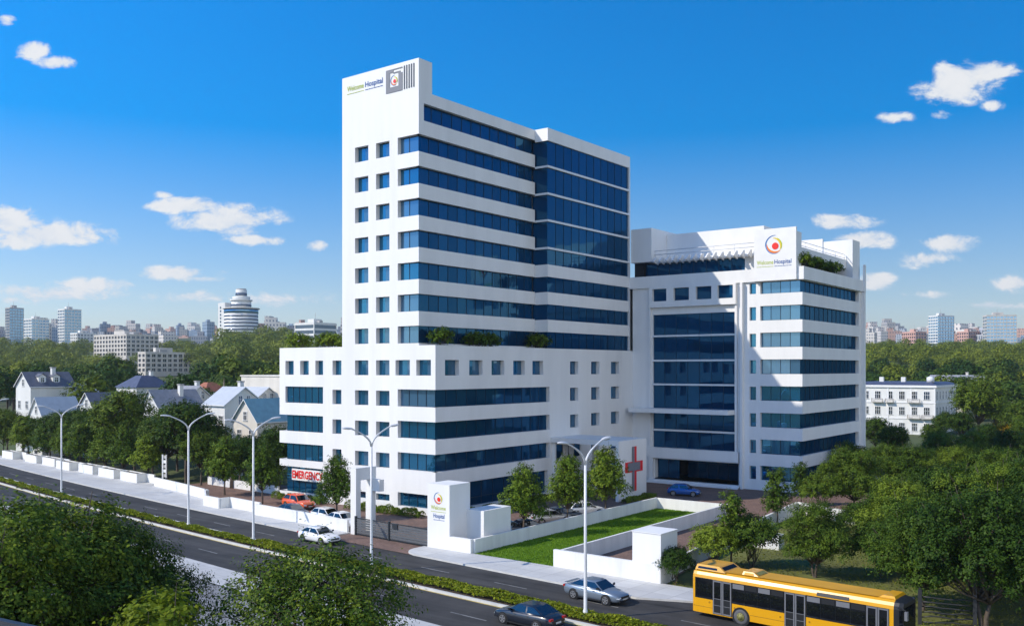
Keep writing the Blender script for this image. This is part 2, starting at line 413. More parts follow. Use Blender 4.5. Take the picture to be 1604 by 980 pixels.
# =================================================================== the hospital
hosp = thing('hospital_building', 'tall white L-shaped hospital with blue ribbon windows and a square tower', 'hospital')
SILL = lambda k: 4.8 + 3.5*k
E_X, N_F = (1, 0), (0, -1)      # street front: runs along +x, faces -y
E_Y, N_R = (0, 1), (1, 0)       # courtyard side: runs along +y, faces +x
W = 'white_render'
def crescent(mb, m, place, cx, cy, R, a0, a1, w, n=22, h=0.0):
    """tapering arc stroke of the emblem"""
    for i in range(n):
        q = []
        for t in (i/n, (i + 1)/n):
            a = math.radians(a0 + (a1 - a0)*t); k = w*math.sin(PI*min(1, max(0, t)))**.7 + .003
            q.append(((cx + math.cos(a)*(R - k), cy + math.sin(a)*(R - k)), (cx + math.cos(a)*R, cy + math.sin(a)*R)))
        mb.poly([place(*q[0][0], h), place(*q[0][1], h), place(*q[1][1], h), place(*q[1][0], h)], m)
def emblem(place, cx, cy, R, parent):
    mb = MB()
    crescent(mb, 'logo_cyan', place, cx, cy, R, 75, 300, R*.12)
    crescent(mb, 'logo_blue', place, cx, cy, R*1.02, 80, 190, R*.07, h=.004)
    crescent(mb, 'logo_orange', place, cx + R*.04, cy - R*.02, R*.9, 170, 318, R*.22, h=.008)
    crescent(mb, 'logo_yellow', place, cx - R*.02, cy - R*.1, R*.84, -42, 102, R*.2, h=.012)
    crescent(mb, 'logo_green', place, cx + R*.02, cy - R*.1, R*.86, -30, 70, R*.1, h=.016)
    mb.poly([place(cx + R*.12 + R*.37*math.cos(2*PI*i/28), cy - R*.16 + R*.37*math.sin(2*PI*i/28), .02) for i in range(28)], 'logo_red')
    return mb.build('emblem', parent)
def wordmark(place, u, v, w1, w2, gap, size, parent, stacked=None):
    mb = MB()
    addtext(mb, 'Welcome', size, 'logo_green', lambda a, b: place(u + a, v + b), .012, width=w1)
    if stacked is None: u2, v2 = u + w1 + gap, v
    else: u2, v2 = u + stacked[0], v - stacked[1]
    addtext(mb, 'Hospital', size, 'logo_blue', lambda a, b: place(u2 + a, v2 + b), .016, width=w2)
    # the strapline below is only a fine broken rule at this distance
    r = random.Random(3); x = 0
    def rule(x0, y0, width, m):
        x = 0
        while x < width:
            ln = min(r.uniform(.08, .2)*width, width - x); h = size*.09
            mb.poly([place(x0 + x, y0), place(x0 + x + ln, y0), place(x0 + x + ln, y0 + h), place(x0 + x, y0 + h)], m); x += ln + .025*width
    rule(u, v - size*.42, w1, 'logo_green'); rule(u2, v2 - size*.42, w2, 'logo_blue')
    return mb.build('name_lettering', parent)

# ---- low block (podium) ------------------------------------------------------
XL, XT0, XT1 = -26.14, -14.7, -2.45
ZP = 18.55
pod = MB()
front, side = [], []
win_sq_f, win_sq_r, ribbons, left_bands = [], [], [], []
for a, b in ((-25.03, -23.45), (-22.25, -20.65), (-19.45, -18.05), (-16.4, -14.85), (-12.54, -10.33), (-9.08, -6.94), (-6.0, -3.79), (-2.83, -.66)):
    front.append((a, b, 15.25, 16.95, .6)); win_sq_f.append((a, b, 15.25, 16.95))
for k in (0, 1, 2):
    for a, b in ((-16.4, -14.85), (-12.54, -10.33), (-9.08, -6.94)):
        front.append((a, b, SILL(k), SILL(k) + 1.7, .6)); win_sq_f.append((a, b, SILL(k), SILL(k) + 1.7))
    front.append((-5.65, 0, SILL(k), SILL(k) + 1.9, .55, 0, .55)); side.append((0, 21.45, SILL(k), SILL(k) + 1.9, .55, .55, 0))
    ribbons.append(k)
front.append((-25.03, -18.07, SILL(2), SILL(2) + 2.0, .35))
for k in (0, 1):
    front.append((XL, -18.07, SILL(k), SILL(k) + 2.0, .35, 1.1, 0)); 
front.append((XL, -18.07, .85, 3.95, .35, 1.1, 0))
front.append((-5.65, -.45, .75, 2.25, .5)); front.append((-9.08, -6.94, 1.1, 1.85, .4)); front.append((-12.54, -10.33, 1.1, 1.85, .4))
for a, b in ((1.55, 3.9), (5.67, 8.06), (9.7, 12.1), (13.87, 16.2), (17.76, 20.06)):
    side.append((a, b, 15.25, 16.95, .6)); win_sq_r.append((a, b, 15.25, 16.95))
for k in (-1, 0, 1, 2, 3):
    for a, b in ((26.1, 28.05), (31.2, 33.3), (36.3, 38.5)):
        z = 15.25 if k == 3 else SILL(k); side.append((a, b, z, z + 1.7, .6)); win_sq_r.append((a, b, z, z + 1.7))
side.append((2.0, 21.0, .45, 3.25, .5))
panel(pod, (0, 0), E_X, N_F, XL, 0, 0, ZP, front, W)
panel(pod, (0, 0), E_Y, N_R, 0, 42.3, 0, ZP, side, W)
pod.poly([(XL, 0, 11.6), (XL, 22, 11.6), (XL, 22, ZP), (XL, 0, ZP)], W)
for lo, hi in ((0, .85), (3.95, 4.8), (6.8, 8.3), (10.3, 11.6)):
    pod.poly([(XL, 0, lo), (XL, 22, lo), (XL, 22, hi), (XL, 0, hi)], W); 
for z in (.85, 3.95, 4.8, 6.8, 8.3, 10.3):
    pod.poly([(XL, .35, z), (-25.0, .35, z), (-25.0, 22, z), (XL, 22, z)], W)
pod.poly([(XL, 22, 0), (0, 42.3, 0), (0, 42.3, ZP), (XL, 22, ZP)], W)
# roof terrace and parapet
pod.poly([(XL + .3, .3, 17.7), (-.3, .3, 17.7), (-.3, 42, 17.7), (XL + .3, 22, 17.7)], 'roof_screed')
def coping(mb, pts, z, zin, t, m=W):
    """parapet top and inner face along a polyline; t points inwards"""
    for (a, b, n) in pts:
        ai, bi = (a[0] + n[0]*t, a[1] + n[1]*t), (b[0] + n[0]*t, b[1] + n[1]*t)
        mb.poly([(*a, z), (*b, z), (*bi, z), (*ai, z)], m); mb.poly([(*ai, zin), (*bi, zin), (*bi, z), (*ai, z)], m)
coping(pod, [((XL, 0), (XT0, 0), (0, 1)), ((XT1, 0), (0, 0), (0, 1)), ((0, .3), (0, 42.3), (-1, 0)), ((XL, .3), (XL, 22), (1, 0))], ZP, 17.7, .3)
podo = pod.build('low_block', hosp)
def win(parent, spec, o, e, n, cnt=2, d=.6, g='facade_glass', name='square_window', rail=0.0):
    mb = MB(); a, b, lo, hi = spec
    panes(mb, o, e, n, a, b, lo, hi, d - .04, cnt, g, rail=rail)
    return mb.build(name, parent)
def curtained(parent, spec, o, e, n):
    """square window: dark pane beside a pane with a drawn pale blind"""
    a, b, lo, hi = spec; mb = MB(); c = a + (b - a)*rngw.uniform(.42, .6)
    panes(mb, o, e, n, a, c, lo, hi, .56, 1, 'facade_glass', w=.06); panes(mb, o, e, n, c, b, lo, hi, .56, 1, 'blind_glass', w=.06)
    return mb.build('square_window', parent)
for s in win_sq_f: curtained(podo, s, (0, 0), E_X, N_F)
for s in win_sq_r: curtained(podo, s, (0, 0), E_Y, N_R)
for k in ribbons:
    mb = MB(); lo, hi = SILL(k), SILL(k) + 1.9
    panes(mb, (0, 0), E_X, N_F, -5.65, -.53, lo, hi, .52, 4, 'blind_glass' if k == 2 else 'facade_glass')
    panes(mb, (0, 0), E_Y, N_R, .53, 21.45, lo, hi, .52, 12, 'curtain_glass', w=.03)
    mb.build('ribbon_window', podo)
win(podo, (-25.03, -18.07, SILL(2), SILL(2) + 2.0), (0, 0), E_X, N_F, 6, .35, name='ribbon_window')
for lo, hi in ((SILL(0), SILL(0) + 2), (SILL(1), SILL(1) + 2), (.85, 3.95)):
    mb = MB(); panes(mb, (0, 0), E_X, N_F, -25.03, -18.07, lo, hi, .31, 6, 'facade_glass', rail=1.25 if lo < 1 else 0)
    mb.poly([(-25.03, .31, lo), (-25.03, 22, lo), (-25.03, 22, hi), (-25.03, .31, hi)], 'facade_glass'); mb.build('ribbon_window', podo)
win(podo, (-5.65, -.45, .75, 2.25), (0, 0), E_X, N_F, 4, .5, name='ground_window')
win(podo, (-9.08, -6.94, 1.1, 1.85), (0, 0), E_X, N_F, 2, .4, name='ground_window'); win(podo, (-12.54, -10.33, 1.1, 1.85), (0, 0), E_X, N_F, 2, .4, name='ground_window')
win(podo, (2.0, 21.0, .45, 3.25), (0, 0), E_Y, N_R, 9, .5, 'curtain_glass', name='ground_window', rail=.9)
# red lettered sign over the street corner glazing
sg = MB(); sg.box(-23.6, -17.8, -.16, -.04, 2.35, 3.72, 'white_paint')
so = sg.build('entrance_sign', hosp); so['label'] = 'white sign board with red EMERGENCY lettering'
mb = MB(); addtext(mb, 'EMERGENCY', 1.3, 'sign_red', lambda a, b: (-23.5 + a, -.19, 2.62 + b), .03, width=5.6); mb.build('lettering', so)

# ---- tower -------------------------------------------------------------------
ZT, ZS = 46.5, 50.0
tw = MB(); front, side = [], []
for k in range(4, 11):
    z = SILL(k)
    for a, b in ((-12.54, -10.33), (-9.08, -6.94)): front.append((a, b, z + .05, z + 1.8, .6))
    front.append((-5.65, XT1, z, z + 1.9, .55, 0, .55)); side.append((0, 21.67, z, z + 1.9, .55, .55, .0001))
side.append((.82, 21.67, 43.3, 45.2, .55, 0, .0001))
panel(tw, (0, 0), E_X, N_F, XT0, XT1, ZP, ZS, front, W)
panel(tw, (XT1, 0), E_Y, N_R, 0, 21.67, 17.7, ZT, side, W)
tw.poly([(XT1, 0, ZT), (XT1, 2.16, ZT), (XT1, 2.16, ZS), (XT1, 0, ZS)], W)
tw.poly([(XT0, 0, 17.7), (XT0, 42.3, 17.7), (XT0, 42.3, ZT), (XT0, 0, ZT)], W); tw.poly([(XT0, 0, ZT), (XT0, 2.16, ZT), (XT0, 2.16, ZS), (XT0, 0, ZS)], W)
tw.poly([(XT0, 2.16, 45.6), (XT1, 2.16, 45.6), (XT1, 2.16, ZS), (XT0, 2.16, ZS)], W); tw.poly([(XT0, 0, ZS), (XT1, 0, ZS), (XT1, 2.16, ZS), (XT0, 2.16, ZS)], W)
tw.poly([(XT0, 42.3, 17.7), (XT1, 42.3, 17.7), (XT1, 42.3, ZT), (XT0, 42.3, ZT)], W)
tw.poly([(XT0 + .3, 2.16, 45.6), (XT1 - .3, 2.16, 45.6), (XT1 - .3, 42, 45.6), (XT0 + .3, 42, 45.6)], 'roof_screed')
coping(tw, [((XT1, 2.16), (XT1, 42.3), (-1, 0)), ((XT0, 2.16), (XT0, 42.3), (1, 0))], ZT, 45.6, .3)
tw.poly([(XT0 + .3, 42, ZT), (XT1 - .3, 42, ZT), (XT1 - .3, 42.3, ZT), (XT0 + .3, 42.3, ZT)], W)
two = tw.build('tower_block', hosp)
for k in range(4, 11):
    z = SILL(k)
    for a, b in ((-12.54, -10.33), (-9.08, -6.94)): curtained(two, (a, b, z + .05, z + 1.8), (0, 0), E_X, N_F)
    mb = MB(); panes(mb, (0, 0), E_X, N_F, -5.65, XT1 - .53, z, z + 1.9, .52, 2, 'blind_glass' if k % 3 else 'facade_glass')
    panes(mb, (XT1, 0), E_Y, N_R, .53, 21.67, z, z + 1.9, .52, 13, 'curtain_glass', w=.03); mb.build('ribbon_window', two)
win(two, (.82, 21.67, 43.3, 45.2), (XT1, 0), E_Y, N_R, 12, .55, 'curtain_glass', name='ribbon_window')
# sign on the tower head: slate frame with the emblem, five fins, two-word name
fr = MB()
pf = lambda y: (lambda u, v, h=0.0: (u, y - h, v))
def frect(mb, x0, x1, z0, z1, y, m, th=.1): mb.box(x0, x1, y - th, -.004, z0, z1, m)
for q in ((-7.45, -4.9, 46.9, 47.5), (-7.45, -6.85, 47.5, 49.5), (-5.5, -4.9, 47.5, 48.9), (-6.85, -6.3, 49.1, 49.5), (-6.3, -4.9, 49.38, 49.5), (-6.3, -5.5, 48.98, 49.12), (-5.5, -5.2, 48.9, 49.12)): frect(fr, *q, 0, 'sign_grey', .05)
for i in range(5): frect(fr, -4.68 + i*.36, -4.53 + i*.36, 46.95, 49.55, 0, 'sign_slate', .05)
fro = fr.build('roof_sign', hosp)
emblem(pf(-.03), -6.17, 48.2, .58, fro)
wordmark(pf(-.03), -13.84, 48.3, 2.78, 2.85, .24, .86, fro)

# ---- glass block beside the tower ---------------------------------------------
XB, YB = -.45, 21.67
gb = MB()
bands = [(20.65, 22.2), (24.15, 25.7), (27.65, 29.2)]; ledges = [31.15, 34.65, 38.05, 41.5]
for lo, hi in bands: gb.box(XT1 + .02, XB, YB, 42.28, lo, hi, W, 'l')
for z in ledges: gb.box(XT1 + .02, XB + .04, YB - .04, 42.28, z, z + .26, 'sill_white', 'l')
gb.box(XT1 + .01, XB + .02, YB - .02, 42.3, 44.9, ZT, W, 'l')
gb.box(XT1 + .02, XB - .3, YB + .3, 42.2, 44.88, 44.895, W)
gb.box(XB - .28, XB + .05, 42.0, 42.29, 18.0, 44.9, 'sill_white', '')
gbo = gb.build('glass_block', hosp)
zs = [18.0] + [v for lo, hi in bands for v in (lo, hi)] + [z for l in ledges for z in (l, l + .26)] + [44.9]
for i in range(0, len(zs), 2):
    mb = MB(); panes(mb, (XB, YB), E_Y, N_R, .22, 20.35, zs[i], zs[i + 1], .22, 11, 'curtain_glass', frame=False, tilt=.003, w=.03, mull='glass_joint')
    panes(mb, (XT1, YB), E_X, N_F, -.52, 1.78, zs[i], zs[i + 1], .22, 1, 'curtain_glass', frame=False, mull='glass_joint'); mb.build('curtain_window', gbo)

# ---- rear wing -----------------------------------------------------------------
YR, XW, YE = 42.3, 24.84, 67.2
rw = MB(); front, side = [], []
front.append((3.25, 15.65, 4.9, 23.6, .4)); front.append((3.6, 16.2, .55, 3.3, 5.5))
for k in range(-1, 7):
    z = SILL(k) if k >= 0 else 1.35; hi = z + (1.55 if k == 6 else 1.9)
    front.append((17.72, 18.62, z + .05, hi - .1, .45)); front.append((19.2, XW, z, hi, .5, 0, .5)); side.append((0, 23.3, z, hi, .5, .5, 0))
panel(rw, (0, YR), E_X, N_F, 0, XW, 0, 29.0, front, W)
panel(rw, (XW, YR), E_Y, N_R, 0, YE - YR, 0, 29.0, side, W)
rw.poly([(0, YE, 0), (XW, YE, 0), (XW, YE, 29), (0, YE, 29)], W); rw.poly([(XT1, YR, 0), (XT1, YE, 0), (XT1, YE, 29), (XT1, YR, 29)], W); rw.poly([(XT1, YE, 0), (0, YE, 0), (0, YE, 29), (XT1, YE, 29)], W)
rw.poly([(XT1, YR + .1, 28.3), (XW - .3, YR + .1, 28.3), (XW - .3, YE - .3, 28.3), (XT1, YE - .3, 28.3)], 'roof_screed')
# fascia band that oversails both fronts, and its far end fin
rw.box(-.4, XW + .28, YR - .3, YR - .004, 27.42, 29.08, W); rw.box(XW + .004, XW + .28, YR - .002, YE + .05, 27.42, 29.08, W)
rw.box(XW - .3, XW + .003, YR, YE, 28.98, 29.08, W); rw.box(0, XW - .31, YR - .003, YR + .25, 28.985, 29.08, W)
rw.box(XW + .004, XW + .5, 66.6, YE + .1, 0, 27.4, W); rw.box(XW + .29, XW + .55, 66.6, YE + .1, 27.3, 31.4, W)
# projecting four-window bay
by = YR - .55
panel(rw, (0, by), E_X, N_F, 3.0, 16.0, 24.6, 27.41, [(3.5, 5.7, 25.45, 27.2, .5), (6.8, 9.17, 25.45, 27.2, .5), (10.2, 12.5, 25.45, 27.2, .5), (13.4, 15.6, 25.45, 27.2, .5)], W)
rw.poly([(3.0, by, 24.6), (16.0, by, 24.6), (16.0, YR - .003, 24.6), (3.0, YR - .003, 24.6)], W)
for x in (3.0, 16.0): rw.poly([(x, by, 24.6), (x, YR - .003, 24.6), (x, YR - .003, 27.41), (x, by, 27.41)], W)
# portal frame: jamb fins, ledges across the glass, lower band, entrance canopy
rw.box(2.85, 3.1, YR - .35, YR - .003, 3.4, 24.59, W); rw.box(15.75, 16.05, YR - .3, YR - .003, 3.4, 24.59, W); rw.box(16.65, 16.95, YR - .62, YR - .003, 0, 27.41, W)
for z in (20.45, 17.0, 13.65, 7.25): rw.box(3.26, 15.64, YR - .06, YR + .28, z, z + .25, 'sill_white')
rw.box(2.6, 16.3, YR - .5, YR - .004, 3.45, 4.9, W)
rw.box(.7, 15.74, YR - 2.4, YR - .004, 9.85, 10.45, W)
rw.box(2.85, 3.5, YR - .45, YR - .004, .0, 3.44, W)
for i, (y0, z) in enumerate(((1.5, .15), (1.1, .3), (.7, .45))): rw.box(3.0 - .2*(2 - i), 16.6, YR - y0, YR - .004, 0, z, 'sill_white')
rw.box(3.6, 16.2, YR + .0, YR + 5.4, .45, .55, 'concrete_grey')
rwo = rw.build('rear_wing', hosp)
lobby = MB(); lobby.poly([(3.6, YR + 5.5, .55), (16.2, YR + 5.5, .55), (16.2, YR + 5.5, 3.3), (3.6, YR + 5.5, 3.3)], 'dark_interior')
panes(lobby, (0, YR), E_X, N_F, 3.62, 7.0, .56, 3.28, .9, 2, 'curtain_glass'); panes(lobby, (0, YR), E_X, N_F, 7.0, 16.18, .56, 3.28, 3.6, 6, 'curtain_glass', rail=2.1)
lobby.build('entrance_glazing', rwo)
levels = [4.9, 7.25, 7.5, 13.65, 13.9, 17.0, 17.25, 20.45, 20.7, 23.6]; cuts = [(4.9, 7.25), (7.5, 10.1), (10.1, 13.65), (13.9, 17.0), (17.25, 20.45), (20.7, 23.6)]
for lo, hi in cuts:
    mb = MB(); panes(mb, (0, YR), E_X, N_F, 3.25, 15.65, lo, hi, .32, 7, 'curtain_glass', frame=False, tilt=.0015, w=.035, mull='glass_joint'); mb.build('curtain_window', rwo)
for a, b in ((3.5, 5.7), (6.8, 9.17), (10.2, 12.5), (13.4, 15.6)): win(rwo, (a, b, 25.45, 27.2), (0, by), E_X, N_F, 1, .5, 'curtain_glass')
for k in range(-1, 7):
    z = SILL(k) if k >= 0 else 1.35; hi = z + (1.55 if k == 6 else 1.9)
    win(rwo, (17.72, 18.62, z + .05, hi - .1), (0, YR), E_X, N_F, 1, .45, 'facade_glass', 'narrow_window')
    mb = MB(); panes(mb, (0, YR), E_X, N_F, 19.2, XW - .48, z, hi, .47, 4, 'blind_glass' if k > 2 else 'facade_glass'); panes(mb, (XW, YR), E_Y, N_R, .48, 23.3, z, hi, .47, 13, 'curtain_glass', w=.03); mb.build('ribbon_window', rwo)
# roof storey: lift head, plant blocks, set-back glazing, pergola roofs
rs = MB()
rs.box(-.35, 3.0, YR + .1, YR + 8, 31.2, 36.0, W); rs.box(-.35, 1.2, YR + 1.2, YR + 8, 28.3, 31.2, 'dark_interior')
rs.box(3.02, 17.8, YR + 4.7, YR + 16, 31.62, 35.5, W)
rs.box(16.4, 17.8, YR + 1.6, YR + 10, 28.3, 31.0, W); rs.box(14.0, 21.0, YR + 15.2, YR + 17.5, 28.3, 34.5, W)
rs.box(12, 22.4, YR + 14.7, YR + 15.15, 28.3, 34.4, W); rs.box(14, 24.5, YR + 21.5, YR + 24.9, 28.3, 34.9, W)
rs.box(3.0, 18.4, YR + .7, YR + 9, 31.0, 31.3, W); rs.box(3.0, 18.4, YR + 1.7, YR + 9, 31.3, 31.6, W)
rs.box(17.9, 23.6, YR + .9, YR + 21.4, 30.65, 31.95, W)
rso = rs.build('roof_storey', hosp)
for i in range(15):
    x = 3.6 + i*1.0; f = MB()
    pr = [(x, YR - .75, 31.05), (x, YR + .69, 30.7), (x, YR + .69, 31.85), (x, YR + .15, 31.8)]
    f.poly(pr, W); f.poly([(p[0] + .2, p[1], p[2]) for p in pr], W)
    for j in range(4): a, b = pr[j], pr[(j + 1) % 4]; f.poly([a, b, (b[0] + .2, b[1], b[2]), (a[0] + .2, a[1], a[2])], W)
    f.build('pergola_fin', rso)
g = MB(); panes(g, (0, YR), E_X, N_F, 1.25, 16.4, 28.35, 31.0, -1.75 + 3.4, 8, 'curtain_glass'); g.build('roof_window', rso)
g = MB(); panes(g, (22.0, YR), E_Y, N_R, 1.0, 21.4, 28.35, 30.64, 0.0, 10, 'curtain_glass'); g.build('roof_window', rso)
for z in (32.2, 32.75):
    r = MB(); r.tube([(3.0, YR + .9, z), (18.55, YR + .9, z)], .05, 'galvanised', 6); r.build('handrail', rso)
    r = MB(); r.tube([(23.4, YR + 1.0, z), (23.4, YR + 21.3, z)], .05, 'galvanised', 6); r.build('handrail', rso)
for i in range(6):
    r = MB(); r.tube([(3.2 + i*3.0, YR + .9, 31.3), (3.2 + i*3.0, YR + .9, 32.8)], .04, 'galvanised', 6); r.build('rail_post', rso)
    r = MB(); r.tube([(23.4, YR + 1.2 + i*4, 31.95), (23.4, YR + 1.2 + i*4, 32.8)], .04, 'galvanised', 6); r.build('rail_post', rso)
# square sign panel at the wing corner
sp = MB(); sp.box(18.6, 24.25, YR - .62, YR - .31, 27.43, 34.15, 'white_paint'); sp.box(18.6, 19.0, YR - .3, YR + 1.3, 29.09, 33.6, 'white_paint'); sp.box(23.8, 24.25, YR - .3, YR + 1.3, 29.09, 33.6, 'white_paint')
spo = sp.build('corner_sign', hosp); pp = lambda u, v, h=0.0: (u, YR - .635 - h, v)
emblem(pp, 21.35, 32.05, 1.2, spo); wordmark(pp, 19.0, 29.55, 2.24, 2.26, .14, .78, spo)

# ---- entrance porch with the red cross ------------------------------------------
po = MB()
po.box(.02, 9.58, 21.6, 28.3, 6.7, 7.3, W); po.box(9.6, 10.0, 21.55, 28.35, 0, 7.28, W)
po.box(.02, .5, 22.0, 27.9, 0, 6.69, W); po.box(2.4, 2.9, 27.7, 28.2, 0, 6.69, W)
poo = po.build('entrance_porch', hosp)
cr = MB(); yc = 25.05
cr.box(10.01, 10.1, yc - .1, yc + .66, 1.0, 6.45, 'cross_red', 'l'); cr.box(10.01, 10.1, yc - 1.95, yc - .1, 3.35, 4.6, 'cross_red', 'l'); cr.box(10.01, 10.1, yc + .66, yc + 2.2, 3.35, 4.6, 'cross_red', 'l')
cr.box(10.105, 10.16, yc - 1.5, yc + 1.45, 3.5, 4.5, 'sign_grey'); cr.box(10.105, 10.15, yc - .34, yc + .1, 1.0, 3.49, 'sign_grey'); cr.box(10.105, 10.15, yc - .34, yc + .1, 4.51, 6.45, 'sign_grey')
cro = cr.build('wall_cross', poo); cro['label'] = 'red wall cross backed with grey bars'
g = MB(); panes(g, (0.5, 22), E_Y, N_R, .2, 5.6, .3, 6.4, 0, 4, 'curtain_glass', rail=2.4); g.build('porch_glazing', poo)
# =================================================================== ground, road, walls
def struct(mb, name): return tag(mb.build(name), kind='structure')
def bcurve(x):
    if x > 60: return bcurve(60) - .045*(x - 60)
    if x < -110: return bcurve(-110) - .16*(x + 110)
    return -.09*x + .0004*x*x
def line(off, x): return off + bcurve(x)
def bay(x): return 2.3*sm(35.5, 39.5, x)
FK = lambda x: line(-15.4, x) + bay(x)     # far kerb of the street
MF = lambda x: line(-20.72, x)             # far edge of the central strip
MN = lambda x: line(-23.2, x)
NK = lambda x: line(-29.35, x)
NW = lambda x: line(-32.7, x)
XS = [float(x) for x in np.concatenate([np.arange(-230, -60, 10), np.arange(-60, 90, 2.5), np.arange(90, 231, 10)])]
def strip(mb, fa, fb, z, m, x0=-230, x1=230):
    xs = [x0] + [x for x in XS if x0 < x < x1] + [x1]
    for a, b in zip(xs, xs[1:]): mb.poly([(a, fa(a), z), (b, fa(b), z), (b, fb(b), z), (a, fb(a), z)], m)
def wallstrip(mb, f, z0, z1, m, x0=-230, x1=230):
    xs = [x0] + [x for x in XS if x0 < x < x1] + [x1]
    for a, b in zip(xs, xs[1:]): mb.poly([(a, f(a), z0), (b, f(b), z0), (b, f(b), z1), (a, f(a), z1)], m)
# terrain: one sheet, fine near the site, coarse to the horizon (laid out around the viewpoint)
def terrain():
    R = [20, 40, 60, 80, 100, 115, 130, 145, 160, 175, 190, 210, 230, 250, 275, 300, 330, 360, 400, 450, 500, 560, 630, 700, 800, 900, 1000, 1150, 1300, 1500, 1750, 2000, 2300, 2700, 3200, 4000, 5500, 8000]
    A = [math.radians(a) for a in list(range(-48, 49, 1))] + [math.radians(a) for a in range(54, 312, 6)]
    V = [(CAM.x, CAM.y, -.06)]; FA = []
    n = len(A)
    for r in R:
        for a in A:
            X, d = r*math.sin(a), r*math.cos(a); x, y = L(X, d)
            V.append((x, y, hgt(x, y) - .06))
    for i in range(n): FA.append((0, 1 + i, 1 + (i + 1) % n))
    for j in range(len(R) - 1):
        for i in range(n): FA.append((1 + j*n + i, 1 + (j + 1)*n + i, 1 + (j + 1)*n + (i + 1) % n, 1 + j*n + (i + 1) % n))
    me = bpy.data.meshes.new('ground'); me.from_pydata(V, [], FA); me.materials.append(M['terrain'])
    me.polygons.foreach_set('use_smooth', [True]*len(FA)); me.update()
    tag(link('ground', me), kind='structure')
terrain()
mb = MB(); strip(mb, FK, NK, 0.0, 'asphalt'); struct(mb, 'road')
# dashed lane lines and edge lines, worn
mb = MB()
for off, ph in ((-18.1, 0.0), (-26.3, 3.0)):
    x = -200 + ph
    while x < 150:
        f = lambda q, o=off: line(o, q)
        strip(mb, lambda q: f(q) - .07, lambda q: f(q) + .07, .006, 'lane_paint', x, x + 3.2); x += 8.0
struct(mb, 'road_markings')
# central strip: kerbs and planted bed
mb = MB()
for f, s, m in ((MF, 1, 'kerb_stone'), (MN, -1, 'kerb_stone')):
    wallstrip(mb, f, 0, .16, m); strip(mb, f, lambda x, f=f, s=s: f(x) - s*.22, .16, m)
    strip(mb, lambda x, f=f, s=s: f(x) + s*.02, lambda x, f=f, s=s: f(x) + s*.17, .007, 'kerb_yellow')
strip(mb, lambda x: MF(x) - .22, lambda x: MN(x) + .22, .12, 'soil'); struct(mb, 'median')
# a narrow paved strip beside the bed on the far side, left stretch
mb = MB(); strip(mb, lambda x: MF(x) - .21, lambda x: MF(x) - .9, .165, 'near_footway', -230, -2); struct(mb, 'median_path')
# far footway (two stretches either side of the gate apron), near footway and forecourt
XG0, XG1 = .2, 10.6
def wl(x):                                  # back edge of the far footway
    return float(np.interp(x, [-230, -104, -88, -73, -49.3, -47.4, -31, -26.5, -23, -13.4, 1.1, 11, 40, 41, 230], [22, 2.6, 1.8, 0, -2.4, -3.9, -6.7, -9.6, -9.2, -11.2, -12.6, -13.2, -13.3, FK(41) + 2.2, FK(230) + 2.2]))
mb = MB()
strip(mb, FK, wl, .14, 'footway_slabs', -230, XG0); wallstrip(mb, FK, 0, .14, 'kerb_stone', -230, XG0)
mb.poly([(XG0, FK(XG0), 0), (XG0, wl(XG0), 0), (XG0, wl(XG0), .14), (XG0, FK(XG0), .14)], 'kerb_stone')
struct(mb, 'pavement')
mb = MB()
x0 = XG1 + 2.0
strip(mb, FK, wl, .14, 'footway_slabs', x0, 230); wallstrip(mb, FK, 0, .14, 'kerb_stone', x0, 230)
arc = [(x0, FK(x0))] + [(x0 - 2.0*math.sin(a), FK(x0) + 2.0 - 2.0*math.cos(a)) for a in np.linspace(.15, PI/2, 8)] + [(XG1, wl(XG1)), (x0, wl(x0))]
mb.prism(arc, 0, .141, 'footway_slabs', 'kerb_stone'); struct(mb, 'pavement')
mb = MB(); strip(mb, NK, NW, .14, 'near_footway'); wallstrip(mb, NK, 0, .14, 'kerb_stone'); strip(mb, lambda x: NK(x) + .02, lambda x: NK(x) + .16, .007, 'kerb_yellow'); struct(mb, 'footpath')
mb = MB(); strip(mb, NW, lambda x: NW(x) - 26, .09, 'grey_pavers', -60, 70); struct(mb, 'forecourt')
# hospital court: brown pavers in front of and beside the building
mb = MB()
mb.poly([(-46, -3.4, .03), (-31, -6.2, .03), (-26, -9.4, .03), (-13, -11.4, .03), (.4, -12.4, .03), (16.1, -13.0, .03), (16.1, 20, .03), (25, 20, .03), (25, -13.2, .03), (34.3, -13.2, .03), (30.2, 26, .03), (37.6, 22.5, .03), (37.5, 70, .03), (-46, 70, .03)], 'court_pavers')
mb.poly([(XG0 + .02, FK(XG0) - .1, .03), (XG1 + 2, FK(XG1 + 2) + .0, .031), (XG1 + 2, -13.2, .031), (XG0 + .02, -12.4, .03)], 'court_pavers')
struct(mb, 'driveway')
mb = MB(); mb.poly([(16.3, -13.3, .10), (24.7, -13.25, .10), (24.7, 19.4, .10), (16.3, 19.4, .10)], 'lawn_turf'); struct(mb, 'lawn')
